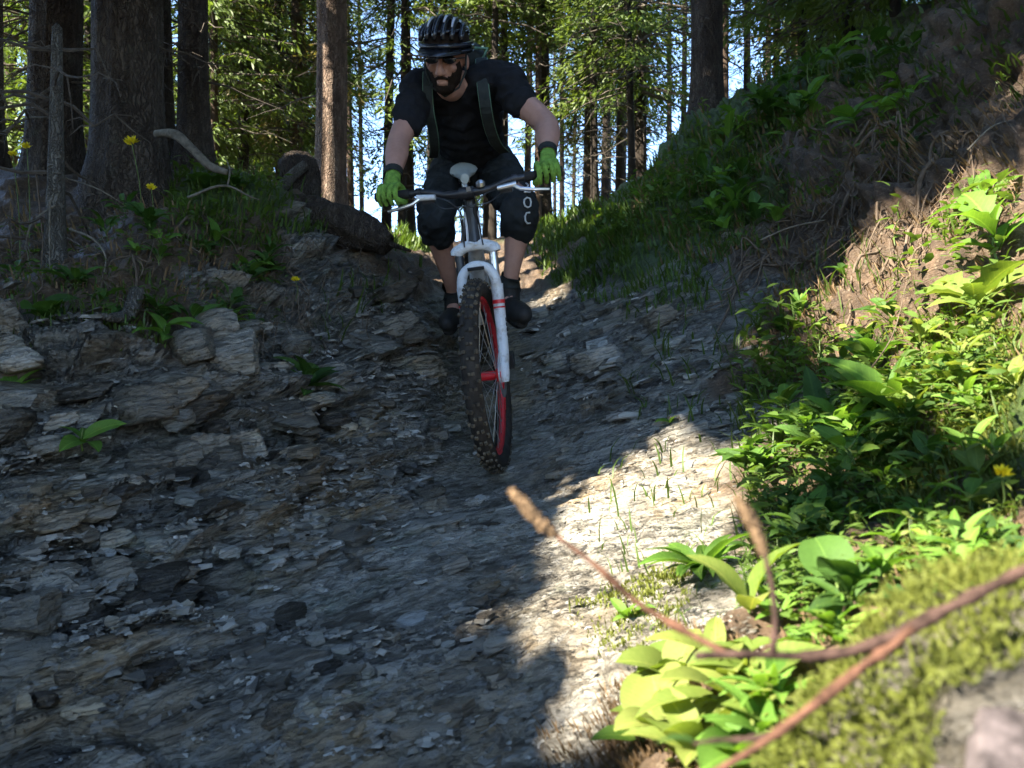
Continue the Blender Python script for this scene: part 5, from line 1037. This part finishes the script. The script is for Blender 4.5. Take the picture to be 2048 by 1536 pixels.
def cover(name, label, boxes, Lpx, mat, hmax):
    Vs, Fs, o = [], [], 0
    for bx, n in boxes:
        P_ = hits(bx, n); m = len(P_); k = P_[:, 1] / F; nr = gnorm(P_[:, 0], P_[:, 1]); ok_ = fbm(P_ * 5, 3, 66) > RNG.uniform(-.35, .15, m); P_, k, nr = P_[ok_], k[ok_], nr[ok_]; m = len(P_)
        P_ = P_ + (nr * .5 + np.array([0, 0, .6])) * (hmax * k * RNG.uniform(0, 1, m) ** 1.5)[:, None]; a = RNG.uniform(0, 6.283, m); D = norm(np.stack([np.cos(a), np.sin(a), RNG.uniform(-.3, .7, m)], 1)); U = norm(np.cross(D, np.array([0, 0, 1.0]) + RNG.normal(0, .35, (m, 3)))); L = k * Lpx * RNG.uniform(.35, 1.2, m); w_ = L * RNG.uniform(.22, .55, m); nn = np.cross(U, D)
        rows = []
        for s_, ws, zz_ in ((0, .12, 0), (.3, .85, .06), (.62, .9, .05), (1, .05, -.08)):
            c_ = P_ + D * (L * s_)[:, None] + nn * (L * zz_)[:, None]; rows += [c_ - U * (w_ * ws * .5)[:, None], c_ + U * (w_ * ws * .5)[:, None]]
        V = np.stack(rows, 1).reshape(-1, 3); i = np.arange(m)[:, None] * 8; Fs.append(np.concatenate([i + np.array([[0, 1, 3, 2]]) + 2 * q_ for q_ in range(3)]) + o); Vs.append(V); o += len(V)
    return tag(obj(name, mesh_np(name, np.concatenate(Vs), np.concatenate(Fs), True), mat), label, 'plants', None, 'stuff')
M_cov1 = leafmat('cover_leaf', (.05, .11, .018), (.16, .25, .045), .5, 9, .6, False); M_cov2 = leafmat('cover_leaf_yellow', (.12, .17, .03), (.26, .29, .07), .5, 9, .6, False)
cover('ground_cover', 'fine mixed green leaves carpeting the near bank between the herbs', [((1500, 660, 2040, 1200), 5200), ((1800, 480, 2040, 700), 900), ((1560, 1160, 1900, 1330), 700)], 34, M_cov1, 85)
cover('ground_cover', 'small yellowish leaves scattered through the near bank herbs', [((1700, 640, 2040, 1180), 1500), ((1280, 1400, 1640, 1530), 700)], 30, M_cov2, 80)
cover('ground_cover', 'small dark green leaves over the far shoulder and bank top', [((1200, 250, 1520, 500), 2200), ((1500, 150, 1800, 420), 1500), ((20, 470, 560, 620), 900), ((340, 340, 560, 470), 700)], 20, M_cov1, 40)
# roots and rootlets hanging from the earth banks (parts of the ground)
rr_ = random.Random(4)
def rootpath(px, py, dx, dy, n=7, wob=10, lift=.02):
    pts = []
    for i in range(n):
        q = G(px + dx * i / (n - 1) + rr_.uniform(-wob, wob), py + dy * i / (n - 1) + rr_.uniform(-wob, wob)) if hit(px + dx * i / (n - 1), py + dy * i / (n - 1)) is not None else None
        if q is not None: pts.append(q + gnorm(q[0], q[1]) * rr_.uniform(.0, lift))
    return pts
for k in range(95):
    px, py = rr_.uniform(1520, 2000), 0; py = rr_.uniform(140, 520) if px > 1640 else rr_.uniform(380, 560)
    pts = rootpath(px, py, rr_.uniform(-170, -40), rr_.uniform(50, 170), 6, 14, .035)
    if len(pts) > 3: obj('root', mesh_np('root', *tube(spline(pts, 20), np.linspace(1, .35, 20) * rr_.uniform(.002, .0065) * rr_.choice((1, 1, 1.7)), 6), True), M_root, ground)
for k in range(34):
    px, py = rr_.uniform(20, 720), rr_.uniform(430, 640); pts = rootpath(px, py, rr_.uniform(-110, 110), rr_.uniform(30, 150), 6, 16, .05)
    if len(pts) > 3: obj('root', mesh_np('root', *tube(spline(pts, 20), np.linspace(1, .35, 20) * rr_.uniform(.0018, .006), 6), True), M_root, ground)
Pr = np.concatenate([hits((1500, 130, 2040, 560), 1500), hits((0, 430, 720, 640), 500)]); mR = len(Pr); kR = Pr[:, 1] / F
gN = gnorm(Pr[:, 0], Pr[:, 1]); dR = norm(np.stack([-gN[:, 1] * 0 - .35 + RNG.normal(0, .5, mR), RNG.normal(-.1, .4, mR), -np.ones(mR) * .7], 1)); dR = norm(dR - gN * (dR * gN).sum(1)[:, None] * .9); uR = norm(np.cross(dR, gN))
tag(obj('rootlets', mesh_np('rootlets', *quads(Pr + gN * RNG.uniform(.005, .035, mR)[:, None], dR, uR, kR * RNG.uniform(25, 110, mR), kR * RNG.uniform(1.6, 3.4, mR))), M_root, ground), kind='stuff')
blades('moss', 'dark moss and sod draped over the top of the earth cut', 'moss', [((1500, 100, 1900, 330), 1300), ((1700, 0, 2040, 140), 600)], 30, 6, M_grass, .9, .3)
# ------------------------------------------------------------------ logs, stump, dead branches
def log(name, label, pts, rads, mat, cat, n=18, seed=1):
    S_ = spline([(*p_, r_) for p_, r_ in zip(pts, rads)], 34); v, f = tube(S_[:, :3], S_[:, 3], n); c = np.repeat(S_[:, :3], n, 0); dv = v[:len(c)] - c; v[:len(c)] = c + dv * (1 + .45 * fbm(c * 6 + dv * 22, 5, seed))[:, None]
    o = obj(name, mesh_np(name, v - np.asarray(pts[0]), f, True), mat); o.location = tuple(pts[0]); return tag(o, label, cat)
lg = log('fallen_log', 'dark fallen log lying down the shaded bank toward the trail', [at(520, 395, 4.25), at(640, 432, 4.1), at(730, 468, 4.0), at(775, 490, 3.95)], [.060, .078, .086, .050], M_bark, 'log', 26, 12)
log('log_stub', 'thin dark branch stub poking from the end of the fallen log', [at(770, 485, 3.97), at(800, 495, 3.95), at(822, 502, 3.94)], [.014, .010, .006], M_bark, 'branch', 8)
log('stump', 'dark rounded stump with a pale top behind the fallen log', [at(600, 420, 4.5), at(598, 365, 4.5), at(592, 325, 4.5), at(590, 308, 4.5)], [.13, .105, .10, .06], M_bark, 'stump', 20, 4)
log('broken_branch', 'grey bark-stripped piece leaning on the rounded stump', [at(555, 385, 4.35), at(585, 350, 4.33), at(612, 330, 4.36)], [.030, .032, .026], M_bark_grey, 'branch', 12, 5)
log('pale_branch', 'pale barkless broken branch leaning in front of the spruces', [at(312, 268, 3.55), at(345, 268, 3.52), at(385, 300, 3.5), at(425, 335, 3.5), at(455, 345, 3.5)], [.016, .022, .020, .018, .012], M_wood, 'branch', 12, 6)
log('leaning_root', 'weathered root stub slanting down across the shaded ledge', [G(285, 615) + [0, -.03, .05], G(260, 645) + [0, -.03, .045], G(225, 680) + [0, -.03, .03], G(190, 705) + [0, 0, .01]], [.026, .020, .014, .008], M_bark_grey, 'root', 10, 7)
DB = [ # pixel paths of the dead twigs on the shaded bank
 ([(375,395,3.4),(455,372,3.4),(505,395,3.42),(520,400,3.45)],3.0,'white dead twig bent like a roof on the bank top'),
 ([(455,372,3.4),(460,340,3.42),(452,318,3.45)],2.2,'short upright dead twig on the bank top'),
 ([(140,458,2.95),(190,482,2.9),(210,510,2.88),(203,570,2.86)],3.4,'hooked pale dead branch hanging before the dark hollow'),
 ([(200,505,2.88),(175,520,2.86),(165,555,2.84)],2.0,'small forked dead twig below the hooked branch'),
 ([(100,400,2.9),(99,480,2.88),(100,570,2.86)],2.4,'straight upright pale stick before the dark hollow'),
 ([(70,330,3.0),(80,420,2.97),(85,480,2.95),(80,560,2.92)],2.0,'thin dark upright stick beside the pale one'),
 ([(110,410,2.95),(65,445,2.93),(52,485,2.92),(60,530,2.9)],2.2,'curved dead twig bowing away from the snag'),
 ([(0,565,2.75),(55,572,2.74),(90,545,2.76)],2.6,'dead stick lying along the edge of the ledge'),
 ([(0,270,3.2),(45,240,3.2),(110,235,3.15)],3.4,'pale dead limb reaching to the snag'),
 ([(130,355,3.1),(200,380,3.1),(250,410,3.15)],2.2,'dead twig slanting behind the yellow flower'),
 ([(330,460,3.3),(360,480,3.25),(400,505,3.2)],2.2,'dead twig lying on the shaded earth'),
 ([(1520,480,3.2),(1580,455,3.15),(1650,440,3.1)],2.2,'dead twig caught on the earth bank roots'),
 ([(1740,740,1.8),(1775,690,1.85),(1815,560,2.0)],2.0,'bare dead stalk rising before the lit earth'),
 ([(1935,300,2.6),(1990,250,2.6),(2040,238,2.6)],2.6,'bent grey twig sticking out of the earth bank')]
for pts, wpx, lab in DB:
    P_ = [at(*q) for q in pts]; r0_ = wpx * .85 / F * pts[0][2]; log('dead_twig', lab, P_, np.linspace(r0_, r0_ * .55, len(P_)), M_wood if wpx > 2.1 else M_root, 'twig', 6, 3)
# ------------------------------------------------------------------ close foreground: mossy hump, pale stone, fallen twig
hump = empty('mossy_rock', tuple(at(1980, 1500, .47) + np.array([0, 0, -.1])), 'moss-covered rock hump close under the fallen twig', 'rock')
def hump_mesh():
    c = at(2010, 1560, .50); bm = bmesh.new(); bmesh.ops.create_icosphere(bm, subdivisions=5, radius=1); V = np.array([v.co[:] for v in bm.verts]); f = np.array([[w.index for w in q.verts] for q in bm.faces]); bm.free()
    D = V.copy(); V = V * np.array([.125, .13, .105]); V[:, 2] += V[:, 0] * .42; V += D * (.030 * fbm(D * 2.2, 4, 33))[:, None]; return V + c, f, D
hv, hf, hD = hump_mesh(); wchild('rock', mesh_np('rock', hv, hf, True), M_ground if False else M_slate, hump)
rgm = np.random.default_rng(9); hN = norm(hD * np.array([1, 1, 1.2]) + np.array([-.2, 0, 0])); sel = np.where((hN[:, 2] > -.25) & (hN[:, 1] < .75))[0]; sel = rgm.choice(sel, 30000); P_ = hv[sel] + rgm.normal(0, .005, (30000, 3)) + hN[sel] * (np.clip(fbm(hv[sel] * 40, 3, 5), 0, 1) * .03)[:, None]
keepm = (vn(P_ * 14, 3) > -.75) & ~((P_[:, 0] / P_[:, 1] * F + 1024 > 1880) & (768 - P_[:, 2] / P_[:, 1] * F > 1400 - (P_[:, 0] / P_[:, 1] * F + 1024 - 1880) * .4)); P_ = P_[keepm]; nn_ = hN[sel][keepm]
d_ = norm(nn_ + rgm.normal(0, .9, nn_.shape) + np.array([0, 0, .3])); u_ = norm(np.cross(d_, rgm.normal(0, 1, d_.shape)))
tag(wchild('moss', mesh_np('moss', *quads(P_, d_, u_, rgm.uniform(.004, .013, len(P_)), rgm.uniform(.0012, .0030, len(P_)))), M_moss, hump), kind='stuff')
pale = simple('pale_stone', (.055, .046, .047), .85, .2, .95, 60, .4)
ps = obj('rock', rock_mesh(321, (.030, .028, .016), 1.0, 5)); ps.data.materials.clear(); ps.data.materials.append(pale); ps.location = tuple(at(2055, 1575, .41)); ps.rotation_euler = (.3, -.35, .4); tag(ps, 'pinkish white stone resting against the moss hump', 'rock')
twig = empty('fallen_twig', tuple(at(1780, 1290, .47)), 'blurred reddish dead twig with two side shoots arching over the rock', 'twig')
def tw(name, pts, r0_, r1_, mat, parent=None, knots=True):
    S_ = spline([at(*q) for q in pts], 40); rr2 = np.linspace(r0_, r1_, 40) * .82
    if knots: rr2 = rr2 * (.88 + .55 * np.clip(vn(np.stack([np.arange(40) * .45, np.zeros(40), np.zeros(40)], 1), int(pts[0][0])), 0, 1))
    return wchild(name, mesh_np(name, *tube(S_, rr2, 10), True), mat, parent or twig)
tw('main_stem', [(2110,1110,.43),(2000,1165,.45),(1890,1220,.46),(1780,1275,.47),(1690,1305,.475),(1600,1312,.48),(1500,1308,.485),(1390,1312,.49)], .0042, .0033, M_stemd)
sh1 = tw('side_shoot', [(1455,1308,.487),(1370,1262,.50),(1275,1205,.515),(1190,1130,.53),(1110,1070,.545)], .0029, .0020, M_stemr)
sh2 = tw('side_shoot', [(1545,1310,.482),(1550,1240,.485),(1545,1180,.49),(1530,1110,.495)], .0026, .0021, M_stemd)
tw('lower_stem', [(1830,1250,.466),(1790,1288,.463),(1730,1330,.46),(1660,1385,.455),(1590,1440,.45),(1520,1490,.45),(1440,1540,.45),(1380,1590,.45)], .0036, .0028, M_stemr)
tw('lower_shoot', [(1560,1462,.452),(1500,1478,.455),(1440,1480,.46),(1385,1488,.465)], .0024, .0012, M_stemd)
o = obj('leaf', lm('oval', M_leafd), None, twig); a_, b_ = at(1395, 1487, .465), at(1318, 1482, .468); o.matrix_local = Matrix.Translation(Vector(a_) - twig.location) @ Vector(b_ - a_).to_track_quat('X', 'Z').to_matrix().to_4x4() @ Matrix.Diagonal((.024, .016, .02, 1))
def catkin(name, pts, r_, parent):
    S_ = spline([at(*q) for q in pts], 26); parts = [tube(S_, r_ * np.sin(np.linspace(.25, 2.9, 26)) ** .6, 8)]
    for k in range(330):
        i = random.randrange(1, 25); d_ = norm(RNG.normal(0, 1, 3)); parts.append(box(S_[i] + d_ * r_ * .9 * math.sin(.25 + 2.65 * i / 25) ** .6, (r_ * .32, r_ * .22, r_ * .75), np.stack([norm(np.cross(d_, [0, .3, 1.])), norm(np.cross(d_, np.cross(d_, [0, .3, 1.]))), d_], 1)))
    return wchild(name, mesh_np(name, *merge(parts), True), M_bud, parent)
catkin('bud', [(1112,1072,.545),(1080,1045,.55),(1050,1010,.555),(1022,980,.56)], .0046, sh1)
catkin('bud', [(1530,1112,.495),(1515,1070,.50),(1495,1030,.503),(1472,995,.507)], .0040, sh2)
